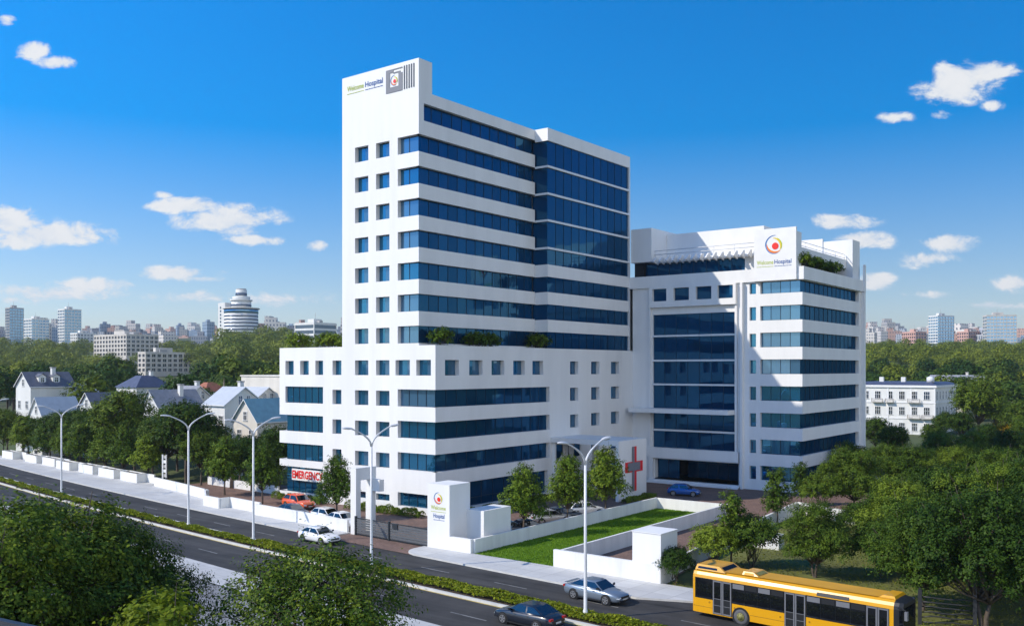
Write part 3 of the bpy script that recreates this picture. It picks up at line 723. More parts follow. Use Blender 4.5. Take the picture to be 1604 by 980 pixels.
# parkland turf on the right
mb = MB()
N = 46
def pk(i, j):
    u, v = i/N, j/N; x = 34.2 + u*95; lo = wl(x) if x > 41 else FK(x) + 2.0; y = lo + v*(120 - lo)
    xl = 34.6 - .107*(y + 13.3) if y < 24 else 37.7
    x = max(x, xl) if u > 0 else xl
    return (x, y, .02 + (noise.noise(Vector((x*.2, y*.2, 0)))*.12 + .08)*min(1, u*6)*min(1, v*8))
for i in range(N):
    for j in range(N): mb.poly([pk(i, j), pk(i + 1, j), pk(i + 1, j + 1), pk(i, j + 1)], 'wild_turf', True)
struct(mb, 'park_ground')
mb = MB(); pts = [(58, 4), (66, 8), (80, 16), (100, 22), (130, 26)]
for (ax, ay), (bx, by_) in zip(pts, pts[1:]): mb.poly([(ax, ay, .27), (bx, by_, .27), (bx - 1, by_ + 4.5, .27), (ax - 1, ay + 4.5, .27)], 'grey_pavers')
struct(mb, 'park_path')

# ---- boundary walls
def wall(name, label, pts, h=1.3, th=.24, group=None, m='boundary_white', z0=0, cat='wall'):
    mb = MB()
    L_, R_ = [], []
    for i, p in enumerate(pts):
        a = Vector(pts[max(i - 1, 0)]); b = Vector(pts[min(i + 1, len(pts) - 1)]); d = (b - a).normalized(); n = Vector((-d.y, d.x))
        L_.append(Vector(p) + n*th/2); R_.append(Vector(p) - n*th/2)
    poly = [tuple(v) for v in L_] + [tuple(v) for v in reversed(R_)]
    for i in range(len(poly)):
        a, b = poly[i], poly[(i + 1) % len(poly)]; mb.poly([(*a, z0), (*b, z0), (*b, h), (*a, h)], m)
    for i in range(len(pts) - 1): mb.poly([(*L_[i], h), (*L_[i + 1], h), (*R_[i + 1], h), (*R_[i], h)], m)
    # vertical movement joints
    o = mb.build(name); return tag(o, label, cat, group)
XWL, XWR = 16.2, 24.85
wall('boundary_wall', 'low white wall on the left side of the sunken lawn', [(XWL, -13.0), (XWL, 19.6)], 1.32)
wall('boundary_wall', 'low white wall closing the far end of the lawn', [(XWL + .13, 19.6), (XWR - .13, 19.6)], 1.3)
wall('boundary_wall', 'low white wall between the lawn and the brown drive', [(XWR, -13.0), (XWR, 19.75)], 1.34)
wall('boundary_wall', 'white street wall in front of the drive, below the plain white pillar', [(XWR - .13, -13.15), (34.4, -13.3)], 1.5, .3)
wall('boundary_wall', 'grey shaded park wall running along the right edge of the drive', [(33.9, -12.9), (31.7, 8.9), (30.2, 25.7)], 1.3)
wall('boundary_wall', 'sunlit white park wall jogging right among the young trees', [(30.3, 25.85), (37.8, 22.3)], 1.32)
wall('boundary_wall', 'park wall going back beside the rear wing behind trees', [(37.75, 22.6), (37.4, 58)], 1.3)
mb = MB(); mb.box(32.05, 34.45, -13.42, -10.8, 0, 3.75, 'white_render'); mb.box(32.0, 34.5, -13.47, -10.75, 3.75, 3.81, 'white_render')
pl = mb.build('gate_pillar'); tag(pl, 'plain square white pillar at the right end of the lawn frontage', 'pillar')
mb = MB(); x, y = G(1205, 858); mb.box(x - 1.3, x + 1.1, y - .6, y + .7, 0, 1.3, 'boundary_white'); tag(mb.build('utility_box'), 'small white block standing in the park beside the wall', 'utility box')
# left street wall with its jogs
LW = [[G(243, 762), G(284, 772), G(326, 783.5)], [(-26.6, -10.5), (-23.1, -10.9)], [(-22.8, -9.6), (-16.5, -10.3)], [(-16.3, -11.2), (-8, -11.75), (-.1, -12.5)]]
names = ['white street wall left of the two front trees, starting at the sign pylon', 'short white wall block stepping forward onto the footway', 'white wall piece set back between two stepped blocks', 'long white street wall in front of the parked cars up to the gate']
for p, n_ in zip(LW, names): wall('street_wall', n_, p, 1.3, .26)
wall('street_wall', 'white return wall at the side of the stepped block', [(-23.1, -10.75), (-22.9, -9.75)], 1.3, .24)
wall('street_wall', 'white return wall behind the front tree left of the stepped block', [(-26.6, -10.35), (-31.3, -7.2)], 1.3, .2)
wall('garden_wall', 'low white wall behind the two front trees near the low block', [(-44, 2.0), (-27.5, 1.0)], 1.1, .2)

# ---- planters on the left footway
FR = [(19.8, 720.3), (57, 726.7), (85.4, 731.9), (108.4, 738), (145, 744), (178, 751), (214, 757.6)]
ordn = ['first', 'second', 'third', 'fourth', 'fifth', 'sixth', 'seventh', 'eighth', 'ninth', 'tenth', 'eleventh', 'twelfth']
PLX = []
rp = random.Random(9)
for i, (px, py) in enumerate(FR):
    x, y = G(px, py); PLX.append((x, y))
    ln = 5.2; dy = .55; dep = 1.5; h = 1.38
    mb = MB(); pts = [(x - ln, y + dy), (x, y), (x + .05, y + dep), (x - ln, y + dep + dy)]
    ins = [(x - ln + .25, y + dy + .22), (x - .25, y + .25), (x - .22, y + dep - .2), (x - ln + .25, y + dep + dy - .25)]
    mb.prism(pts, 0, h, 'boundary_white', cap=False); mb.prism(ins, h - .2, h, 'boundary_white', cap=False)
    for a in range(4):
        b = (a + 1) % 4; mb.poly([(*pts[a], h), (*pts[b], h), (*ins[b], h), (*ins[a], h)], 'boundary_white')
    mb.poly([(x + .05, y + dep - .02, 0), (x + 2.4, y + dep - .3, 0), (x + 2.4, y + dep - .3, h - .05), (x + .05, y + dep - .02, h - .05)], 'boundary_white')
    mb.poly([(x + .05, y + dep + .2, 0), (x + 2.4, y + dep - .08, 0), (x + 2.4, y + dep - .08, h - .05), (x + .05, y + dep + .2, h - .05)], 'boundary_white')
    mb.poly([(x + .05, y + dep - .02, h - .05), (x + 2.4, y + dep - .3, h - .05), (x + 2.4, y + dep - .08, h - .05), (x + .05, y + dep + .2, h - .05)], 'boundary_white')
    t = mb.build('planter'); tag(t, f'white concrete planter box, {ordn[i]} from the left along the footway', 'planter', 'white planter boxes along the footway')
    s_ = MB(); s_.poly([(*p, h - .12) for p in ins], 'soil'); s_.build('soil_bed', t)

# ---- entrance gate, portal and monument sign
gt = thing('sliding_gate', 'dark grey sliding gate of horizontal slats across the brown apron', 'gate', (1.3, -12.75, 0))
gx = 9.75; gdy = -.45
def gy(x): return gdy*x/gx
for a, b in ((.05, gx*.47), (gx*.47 + .12, gx - .06)):
    f = MB()
    for z in (.12, 1.62): f.loft([[(a, gy(a) - .04, z), (a, gy(a) + .04, z), (a, gy(a) + .04, z + .1), (a, gy(a) - .04, z + .1)], [(b, gy(b) - .04, z), (b, gy(b) + .04, z), (b, gy(b) + .04, z + .1), (b, gy(b) - .04, z + .1)]], 'gate_metal', smooth=False)
    fo = f.build('gate_frame', gt)
    sl = MB()
    for i in range(6):
        z = .25 + i*.228
        sl.loft([[(a, gy(a) - .02, z), (a, gy(a) + .02, z), (a, gy(a) + .02, z + .185), (a, gy(a) - .02, z + .185)], [(b, gy(b) - .02, z), (b, gy(b) + .02, z), (b, gy(b) + .02, z + .185), (b, gy(b) - .02, z + .185)]], 'gate_slat', smooth=False)
    sl.build('slat_panel', fo)
for x in (-.06, gx*.47 + .06): p = MB(); p.box(x - .09, x + .09, gy(x) - .1, gy(x) + .1, 0, 1.85, 'gate_metal'); p.build('gate_post', gt)
b = MB(); b.box(gx*.47 + .6, gx*.47 + 1.25, gy(5) - .16, gy(5) - .06, 1.25, 1.72, 'gate_metal'); b.build('lock_box', gt)
pt = thing('entry_portal', 'white portal frame with two posts at the left end of the gate', 'portal', (.45, -12.7, 0))
for (x, y, h) in ((0, 0, 6.4), (.0, 2.0, 5.15)): p = MB(); p.box(x, x + .75, y, y + .62, 0, h if y == 0 else 4.04, 'white_render'); p.build('post', pt)
p = MB(); p.box(.0, .72, .63, 2.7, 5.2, 6.4, 'white_render'); p.build('beam', pt)
p = MB(); p.box(.0, 1.9, 2.0, 2.62, 4.05, 5.19, 'white_render'); p.build('beam', pt)
p = MB(); p.box(.03, .1, .63, 1.1, .0, 4.0, 'white_render'); p.build('side_panel', pt)
ms = thing('monument_sign', 'stepped white monument with the hospital emblem and name beside the gate', 'sign', (11.1, -13.35, 0))
p = MB(); p.box(0, 2.6, 0, 2.8, 0, 5.8, 'white_render'); po1 = p.build('pylon', ms)
p = MB(); p.box(2.603, 5.0, .0, .3, 0, 1.33, 'white_render'); p.build('base_wall', ms)
p = MB(); p.box(2.603, 4.6, 2.3, 6.2, 0, 3.45, 'white_render'); p.build('lower_block', ms)
pm = lambda u, v, h=0.0: (u, -.012 - h, v)
emblem(pm, 1.3, 4.55, .52, po1); wordmark(pm, .42, 3.55, 1.75, 1.3, 0, .52, po1, stacked=(.3, .72))
# ---- hedges at the building foot
def leaf_cloud(rng, C, Nn, size, asp=.6, jit=.55, up=.35):
    """leaf quads at centres C with outward normals Nn"""
    n = len(C); nn = Nn + np.array([0, 0, up]) + rng.normal(0, jit, (n, 3)); nn /= np.linalg.norm(nn, axis=1)[:, None] + 1e-9
    r = rng.normal(0, 1, (n, 3)); t = np.cross(nn, r); t /= np.linalg.norm(t, axis=1)[:, None] + 1e-9; b = np.cross(nn, t)
    s = (size*rng.uniform(.65, 1.3, n))[:, None]
    V = np.empty((n, 4, 3)); V[:, 0] = C - t*s*.5; V[:, 1] = C + b*s*asp*.5 + t*s*.08 + nn*s*.1; V[:, 2] = C + t*s*.5; V[:, 3] = C - b*s*asp*.5 + t*s*.08 + nn*s*.1
    return V.reshape(-1, 3)
def hedge(name, label, p0, p1, w=1.0, h=.9, dens=620, size=.16, seed=0, z0=0.0):
    rng = np.random.default_rng(seed); a, b = np.array(p0), np.array(p1); ln = np.linalg.norm(b - a); d = (b - a)/ln; n = np.array([-d[1], d[0]])
    N = int(dens*ln)
    s = rng.uniform(0, ln, N); th = rng.uniform(-.15, PI + .15, N); bump = .82 + .18*np.sin(s*1.9 + seed) + .12*np.sin(s*5.1)
    rr = rng.uniform(.75, 1.05, N)*bump
    C = np.stack([a[0] + d[0]*s + n[0]*np.cos(th)*w*.55*rr, a[1] + d[1]*s + n[1]*np.cos(th)*w*.55*rr, z0 + .12 + np.abs(np.sin(th))**.6*(h - .12)*rr*np.sign(np.sin(th) + .2)], 1)
    Nn = np.stack([n[0]*np.cos(th), n[1]*np.cos(th), np.sin(th)], 1)
    o = link(name, quads(name, leaf_cloud(rng, C, Nn, size), [M['leaf_hedge']]))
    return tag(o, label, 'hedge')
hedge('hedge', 'clipped hedge strip below the red lettered sign', (-25.5, -1.3), (-16.5, -1.4), seed=1)
hedge('hedge', 'clipped hedge strip along the building left of the monument', (-12, -1.6), (-.5, -1.5), 1.2, 1.0, seed=2)
hedge('hedge', 'hedge under the dark ground floor glass behind the court trees', (2.0, 1.0), (2.0, 19.5), 1.3, .8, seed=3)
hedge('hedge', 'small hedge at the foot of the red cross wall', (11.2, 20.8), (11.2, 28.2), 1.1, .7, seed=4)
# planted bed of the central strip and the lawn's grass
def bed():
    rng = np.random.default_rng(12); xs = rng.uniform(-120, 62, 60000)
    keep = rng.uniform(0, 1, len(xs)) < np.clip((xs + 150)/140, .25, 1); xs = xs[keep]
    v = rng.uniform(.08, .92, len(xs)); yf = np.array([MF(x) for x in xs]); yn = np.array([MN(x) for x in xs])
    lo = np.where(xs < -2, .9, .25)
    y = (yf - lo) + (yn + .25 - yf + lo)*v
    hh = .16 + .42*np.sin(PI*v)**.6*(.55 + .45*np.sin(xs*1.3 + 3*np.sin(xs*.37 + v*3))*np.sin(xs*.71 + v*5))*rng.uniform(.5, 1.1, len(xs))
    C = np.stack([xs, y, .12 + hh], 1)
    tag(link('ground_cover', quads('ground_cover', leaf_cloud(rng, C, np.tile([0, 0, .6], (len(xs), 1)), .24, .6, .6), [M['ground_leaf']])), kind='stuff')
bed()
def blades():
    rng = np.random.default_rng(13); N = 52000
    x = rng.uniform(16.35, 24.7, N); y = rng.uniform(-13.2, 19.4, N)
    t = rng.uniform(0, 2*PI, N); h = rng.uniform(.04, .10, N); w = .035
    dx, dy = np.cos(t)*w, np.sin(t)*w; lx, ly = rng.normal(0, .03, N), rng.normal(0, .03, N)
    V = np.empty((N, 4, 3)); z0 = .1
    V[:, 0] = np.stack([x - dx, y - dy, np.full(N, z0)], 1); V[:, 1] = np.stack([x + dx, y + dy, np.full(N, z0)], 1)
    V[:, 2] = np.stack([x + dx*.3 + lx, y + dy*.3 + ly, z0 + h], 1); V[:, 3] = np.stack([x - dx*.3 + lx, y - dy*.3 + ly, z0 + h], 1)
    tag(link('grass', quads('grass', V.reshape(-1, 3), [M['grass_blade']])), kind='stuff')
blades()
def scrub():
    rng = np.random.default_rng(14); N = 80000
    x = rng.uniform(34, 90, N); y = rng.uniform(-17, 60, N)
    k = np.array([(xx > 34.8 - .1*(yy + 13) and xx > 30 and yy > (wl(xx) + .15) and noise.noise(Vector((xx*.22, yy*.22, 7))) > -.18 and not (24 < yy and xx < 38)) for xx, yy in zip(x, y)]); x, y = x[k], y[k]
    C = np.stack([x, y, .12 + rng.uniform(0, .16, len(x))], 1)
    tag(link('undergrowth', quads('undergrowth', leaf_cloud(rng, C, np.tile([0, 0, .4], (len(x), 1)), .17, .4, .7), [M['scrub_blade']])), kind='stuff')
scrub()

# ---- street lamps
def make_lamp():
    t = thing('street_lamp', '', 'street lamp', group='double armed street lamps along the central strip')
    p = MB(); p.lathe([(.22, 0), (.22, .05), (.16, .06), (.15, .5), (.115, .55), (.10, 4), (.085, 9.8)], 'galvanised', seg=12); p.build('pole', t)
    for s in (-1, 1):
        pts = [(0, 0, 9.7)] + [(0, s*2.25*(1 - math.cos(a))**1.0*1.0 if False else s*(2.1*math.sin(a)**1.6), 9.7 + 1.55*math.sin(a*1.0)**.75) for a in np.linspace(.18, PI/2, 9)]
        ar = MB(); ar.tube(pts, [.075]*4 + [.06]*6, 'galvanised', 8); ar.build('arm', t)
        hd = MB(); rings = []
        for k, (v, wx, hz) in enumerate(((0, .07, .06), (.15, .12, .09), (.4, .19, .12), (.75, .20, .11), (1.0, .13, .07), (1.1, .03, .03))):
            yy = s*(2.0 + v); zz = 11.24 + .09*v
            rings.append([(wx*math.cos(q), yy, zz + hz*math.sin(q)*(1 if math.sin(q) > 0 else .55)) for q in [2*PI*j/12 for j in range(12)]])
        hd.loft(rings, 'galvanised'); h_ = hd.build('lamp_head', t)
        ln = MB(); ln.poly([(.13, s*2.3, 11.19), (.14, s*2.85, 11.235), (-.14, s*2.85, 11.235), (-.13, s*2.3, 11.19)], 'lamp_lens'); ln.build('lens', h_)
    return t
lamp0 = make_lamp()
LL = [(14.0, 'tall double armed street lamp just left of the gate monument'), (35.0, 'tall double armed street lamp in front of the silver sedan, nearest the bus'), (-2.8, 'double armed street lamp in the median left of the white sedan'), (-14.7, 'double armed street lamp in front of the sign pylon and palms'), (-47.6, 'double armed street lamp in front of the planter boxes'), (-78.0, 'street lamp at the far left end of the median, one arm showing')]
for i, (x, lb) in enumerate(LL):
    o = lamp0 if i == 0 else copytree(lamp0)
    o.location = (x, line(-21.85, x), .1); o['label'] = lb
# =================================================================== vehicles
mat('tyre', (.022, .022, .023), .85, .2, 8)
mat('rim_alloy', (.55, .56, .58), .3, .1, 6, metal=.8)
mat('trim_black', (.015, .016, .018), .45, .1, 4)
mat('chrome', (.6, .6, .62), .15, .05, 4, metal=1)
mat('head_lens', (.62, .66, .70), .12, .1, 8, coat=.6)
mat('tail_lens', (.45, .01, .012), .2, .1, 8, coat=.6)
mat('plate_white', (.65, .65, .62), .5, .05, 4)
def paint(n, c, metal=.0): return mat(n, c, .32, .03, 3, metal=metal, coat=.8)
paint('paint_white', (.80, .80, .80)); paint('paint_silver', (.21, .26, .32), .4); paint('paint_black', (.008, .012, .022)); paint('paint_orange', (.75, .10, .012)); paint('paint_blue', (.012, .10, .38), .2)
paint('paint_charcoal', (.03, .045, .065), .2); paint('paint_sky', (.24, .42, .60), .3); paint('paint_champagne', (.48, .47, .45), .4)
SED = dict(L=4.75, W=1.82, st=[(-2.375, .58, .62, .42), (-2.33, .76, .78, .33), (-2.2, .92, .87, .27), (-1.95, .985, .93, .23), (-1.45, 1.0, .98, .2), (-.6, .97, 1.0, .19), (.5, .95, 1.0, .19), (.95, .94, .99, .19), (1.3, .90, .975, .2), (1.8, .82, .93, .22), (2.12, .73, .85, .24), (2.3, .62, .72, .3), (2.37, .5, .58, .4)],
           base=(-1.85, 1.08), roof=(-.92, .22), top=1.44, wb=1.36, r=.335)
SUV = dict(L=4.55, W=1.86, st=[(-2.28, .62, .7, .45), (-2.24, .9, .88, .36), (-2.1, 1.06, .94, .3), (-1.6, 1.09, .98, .26), (-.6, 1.07, 1.0, .25), (.5, 1.05, 1.0, .25), (.98, 1.04, .99, .25), (1.4, 1.0, .97, .26), (1.85, .94, .93, .28), (2.12, .84, .86, .3), (2.25, .68, .74, .36), (2.29, .55, .6, .45)],
           base=(-2.1, 1.12), roof=(-1.45, .3), top=1.62, wb=1.33, r=.36)
HAT = dict(L=4.1, W=1.76, st=[(-2.05, .6, .68, .42), (-2.0, .86, .86, .34), (-1.85, 1.0, .93, .27), (-1.4, 1.0, .98, .22), (-.5, .97, 1.0, .2), (.5, .95, 1.0, .2), (.9, .94, .99, .2), (1.25, .9, .965, .21), (1.65, .81, .9, .23), (1.9, .70, .8, .28), (2.03, .54, .62, .38)],
           base=(-1.88, 1.05), roof=(-1.25, .25), top=1.46, wb=1.24, r=.32)
def car(label, kind, paintm, loc, rz, group=None, spoiler=False, roofm=None):
    t = thing('parked_car' if group else 'car', label, 'car', loc, rz, group)
    S, Wd = kind, kind['W']/2
    mb = MB(); rings = []
    def half(zt, w, zb):
        h = zt - zb
        return [(0, zb), (w*.78, zb), (w*.95, zb + .06), (w*.985, zb + h*.28), (w, zb + h*.5), (w*.985, zb + h*.72), (w*.93, zt - h*.10), (w*.84, zt - h*.02), (w*.5, zt + .012), (0, zt + .022)]
    for (x, zt, w, zb) in S['st']:
        hp = half(zt, w*Wd, zb); rings.append([(x, y, z) for y, z in hp] + [(x, -y, z) for y, z in reversed(hp[1:-1])])
    mb.loft(rings, paintm)
    (b0, b1), (r0, r1), top = S['base'], S['roof'], S['top']
    zb = lambda x: float(np.interp(x, [s[0] for s in S['st']], [s[1] for s in S['st']])) - .035
    wb_, wr = Wd*.90, Wd*.68
    def gring(z, xa, xb, w, za=None, zc=None): return [(xa, -w, za or z), (xa, w, za or z), ((xa + xb)/2 - .1, w*1.02, z), (xb, w, zc or z), (xb, -w, zc or z), ((xa + xb)/2 - .1, -w*1.02, z)]
    g0 = gring((zb(b0) + zb(b1))/2, b0, b1, wb_, zb(b0), zb(b1)); g1 = gring(top - .07, r0 - .06, r1 + .1, wr + .03); g2 = gring(top, r0 + .16, r1 - .14, wr*.86)
    rm = roofm or paintm
    k0 = len(mb.v); mb.loft([g0, g1, g2], rm, caps=False); mb.poly([(g2[i][0], g2[i][1], g2[i][2]) for i in range(6)], rm, True)
    body = mb.build('body', t)
    def pane(name, pts, shrink=.93, off=.012):
        c = sum((Vector(p) for p in pts), Vector())/len(pts); q = [c + (Vector(p) - c)*shrink for p in pts]
        n = (q[1] - q[0]).cross(q[2] - q[1]).normalized()
        if n.dot(c - Vector((-.2, 0, .8))) < 0: n = -n
        m_ = MB(); o_ = [p + n*off for p in q]; m_.poly(o_, 'car_glass')
        for i in range(len(q)): m_.poly([o_[i], o_[(i + 1) % len(q)], q[(i + 1) % len(q)] - n*.01, q[i] - n*.01], 'trim_black')
        m_.build(name, t)
    pane('windscreen', [g0[3], g0[4], g1[4], g1[3]], .92); pane('rear_window', [g0[0], g0[1], g1[1], g1[0]], .88)
    def lerp(a, b, u): return tuple(a[i] + (b[i] - a[i])*u for i in range(3))
    for s, (i0, i1, i2) in ((1, (1, 2, 3)), (-1, (0, 5, 4))):
        A0, A1, A2 = g0[i0], g0[i1], g0[i2]; B0, B1, B2 = g1[i0], g1[i1], g1[i2]
        lo = .1
        pane('side_window', [lerp(A1, B1, lo), lerp(A2, B2, lo), B2, B1] if s > 0 else [lerp(A1, B1, lo), lerp(A2, B2, lo), B2, B1], .88)
        pane('side_window', [lerp(A0, B0, lo), lerp(A1, B1, lo), B1, B0], .88)
        for xw in (-S['wb'], S['wb'] + .02):
            r = S['r']; w0 = Wd - .03
            a = MB(); a.lathe([(r + .075, -.012), (r + .075, .012)], 'trim_black', (xw, s*(w0 + .005), r), 26, 'y'); a.build('wheel_arch', t)
            wh = MB(); wh.lathe([(q_, s*v_) for q_, v_ in ((r*.7, -.1), (r*.95, -.1), (r, -.07), (r, .04), (r*.95, .07), (r*.7, .05))], 'tyre', (xw, s*(w0 - .02), r), 26, 'y'); wo = wh.build('wheel', t)
            ri = MB(); yy = s*(w0 + .062)
            ri.poly([(xw + r*.68*math.cos(q), yy - s*.03, r + r*.68*math.sin(q)) for q in [2*PI*i/24 for i in range(24)]], 'trim_black')
            for kx in range(5):
                q = 2*PI*kx/5 + .3; ca, sa = math.cos(q), math.sin(q); pa = lambda u, v: (xw + r*(u*ca - v*sa), yy, r + r*(u*sa + v*ca))
                ri.poly([pa(.05, -.12), pa(.66, -.16), pa(.66, .16), pa(.05, .12)], 'rim_alloy')
            for i in range(24):
                q0, q1 = 2*PI*i/24, 2*PI*(i + 1)/24; ri.poly([(xw + r*a_*math.cos(q_), yy + s*.004, r + r*a_*math.sin(q_)) for a_, q_ in ((.6, q0), (.71, q0), (.71, q1), (.6, q1))], 'rim_alloy')
            ri.build('rim', wo)
        m_ = MB(); xm = b1 - .32; ym = s*(Wd*.93)
        m_.loft([[(xm - .02, ym, .98), (xm + .1, ym, .98), (xm + .1, ym, 1.08), (xm - .02, ym, 1.08)], [(xm - .06, ym + s*.2, .99), (xm + .06, ym + s*.2, 1.0), (xm + .06, ym + s*.2, 1.14), (xm - .06, ym + s*.2, 1.14)]], 'trim_black', smooth=False); m_.build('mirror', t)
        for xd in (-.62, .38):
            h = MB(); h.box(xd - .09, xd + .09, s*(Wd + .0) - .015, s*(Wd + .0) + .02, .80, .835, 'chrome'); h.build('door_handle', t)
        X1, X2 = S['st'][-1][0], S['st'][0][0]
        e = S['st'][-3]; f_ = S['st'][-2]
        hl = MB(); q = [(e[0] + .06, s*e[2]*Wd*1.0, e[1] - .09), (f_[0] + .045, s*f_[2]*Wd*.72, f_[1] - .02), (f_[0] + .06, s*f_[2]*Wd*.72, f_[1] - .14), (f_[0] + .03, s*f_[2]*Wd*1.04, f_[1] - .13), (e[0] + .05, s*(e[2]*Wd + .01), e[1] - .2)]
        hl.poly(q, 'head_lens'); hl.build('headlight', t)
        tl = MB(); z0 = S['st'][1][1]; tl.box(X2 - .0, X2 + .14, s*Wd*.52 if s > 0 else -Wd*.84, s*Wd*.84 if s > 0 else -Wd*.52, z0 - .02, z0 + .11, 'tail_lens'); tl.build('taillight', t)
    gr = MB(); xg = S['st'][-1][0]; gr.box(xg - .06, xg + .022, -.42, .42, .5, .63, 'trim_black'); gr.box(xg - .2, xg - .0, -.6, .6, .27, .4, 'trim_black'); gr.build('grille', t)
    pz = MB(); pz.box(xg + .0, xg + .035, -.25, .25, .4, .5, 'plate_white'); pz.build('number_plate', t)
    pz = MB(); pz.box(S['st'][0][0] - .02, S['st'][0][0] + .03, -.25, .25, .52, .63, 'plate_white'); pz.build('number_plate', t)
    if spoiler: sp_ = MB(); sp_.box(-2.25, -2.0, -.72, .72, 1.02, 1.06, paintm); sp_.build('spoiler', t)
    sk = MB(); sk.box(-S['wb'] + .4, S['wb'] - .4, -Wd - .004, Wd + .004, .19, .27, 'trim_black'); sk.build('sill', t)
    return t
RZ = math.radians(-4.5)
x, y = G(500, 849); car('white sedan driving past the street wall towards the gate', SED, 'paint_white', (x - .1, line(-17.15, x), .004), RZ)
x, y = G(928, 941); car('silver blue sedan with spoiler driving just behind the yellow bus', SED, 'paint_silver', (x, line(-17.3, x), .004), math.radians(-4), spoiler=True)
x, y = G(818, 990); car('black sedan on the near carriageway, rear lights towards the bus', SED, 'paint_black', (x - .7, line(-25.2, x), .004), math.radians(176), )
gp = 'cars parked behind the white walls'
def pc(lb, kind, p, px, py, rz, z=0.03): x, y = G(px, py); return car(lb, kind, p, (x, y, z), math.radians(rz), gp)
pc('bright orange hatchback SUV parked below the red lettered sign', SUV, 'paint_orange', 468, 796, -6)
pc('dark charcoal sedan parked in front of the orange car', SED, 'paint_charcoal', 459, 810, -6)
pc('white hatchback parked left of the trunk of the gate tree', HAT, 'paint_white', 513, 817, -4)
pc('white sedan parked right of the gate tree beside the portal', SED, 'paint_white', 537, 824, -8)
pc('light blue sedan parked beside the lower block of the monument', SED, 'paint_sky', 797, 838, 62)
pc('black sedan parked between the two nearer court trees', SED, 'paint_black', 828, 836, 60)
pc('pale champagne sedan parked behind the lawn wall', SED, 'paint_champagne', 862, 819, 60)
pc('dark hatchback parked beside the middle court tree', HAT, 'paint_charcoal', 884, 815, 62)
pc('white van-like hatchback parked furthest along the lawn wall', SUV, 'paint_white', 915, 808, 62)
x, y = G(1072, 776); car('blue coupe parked alone in front of the deep main entrance', HAT, 'paint_blue', (x, y, .035), math.radians(16))

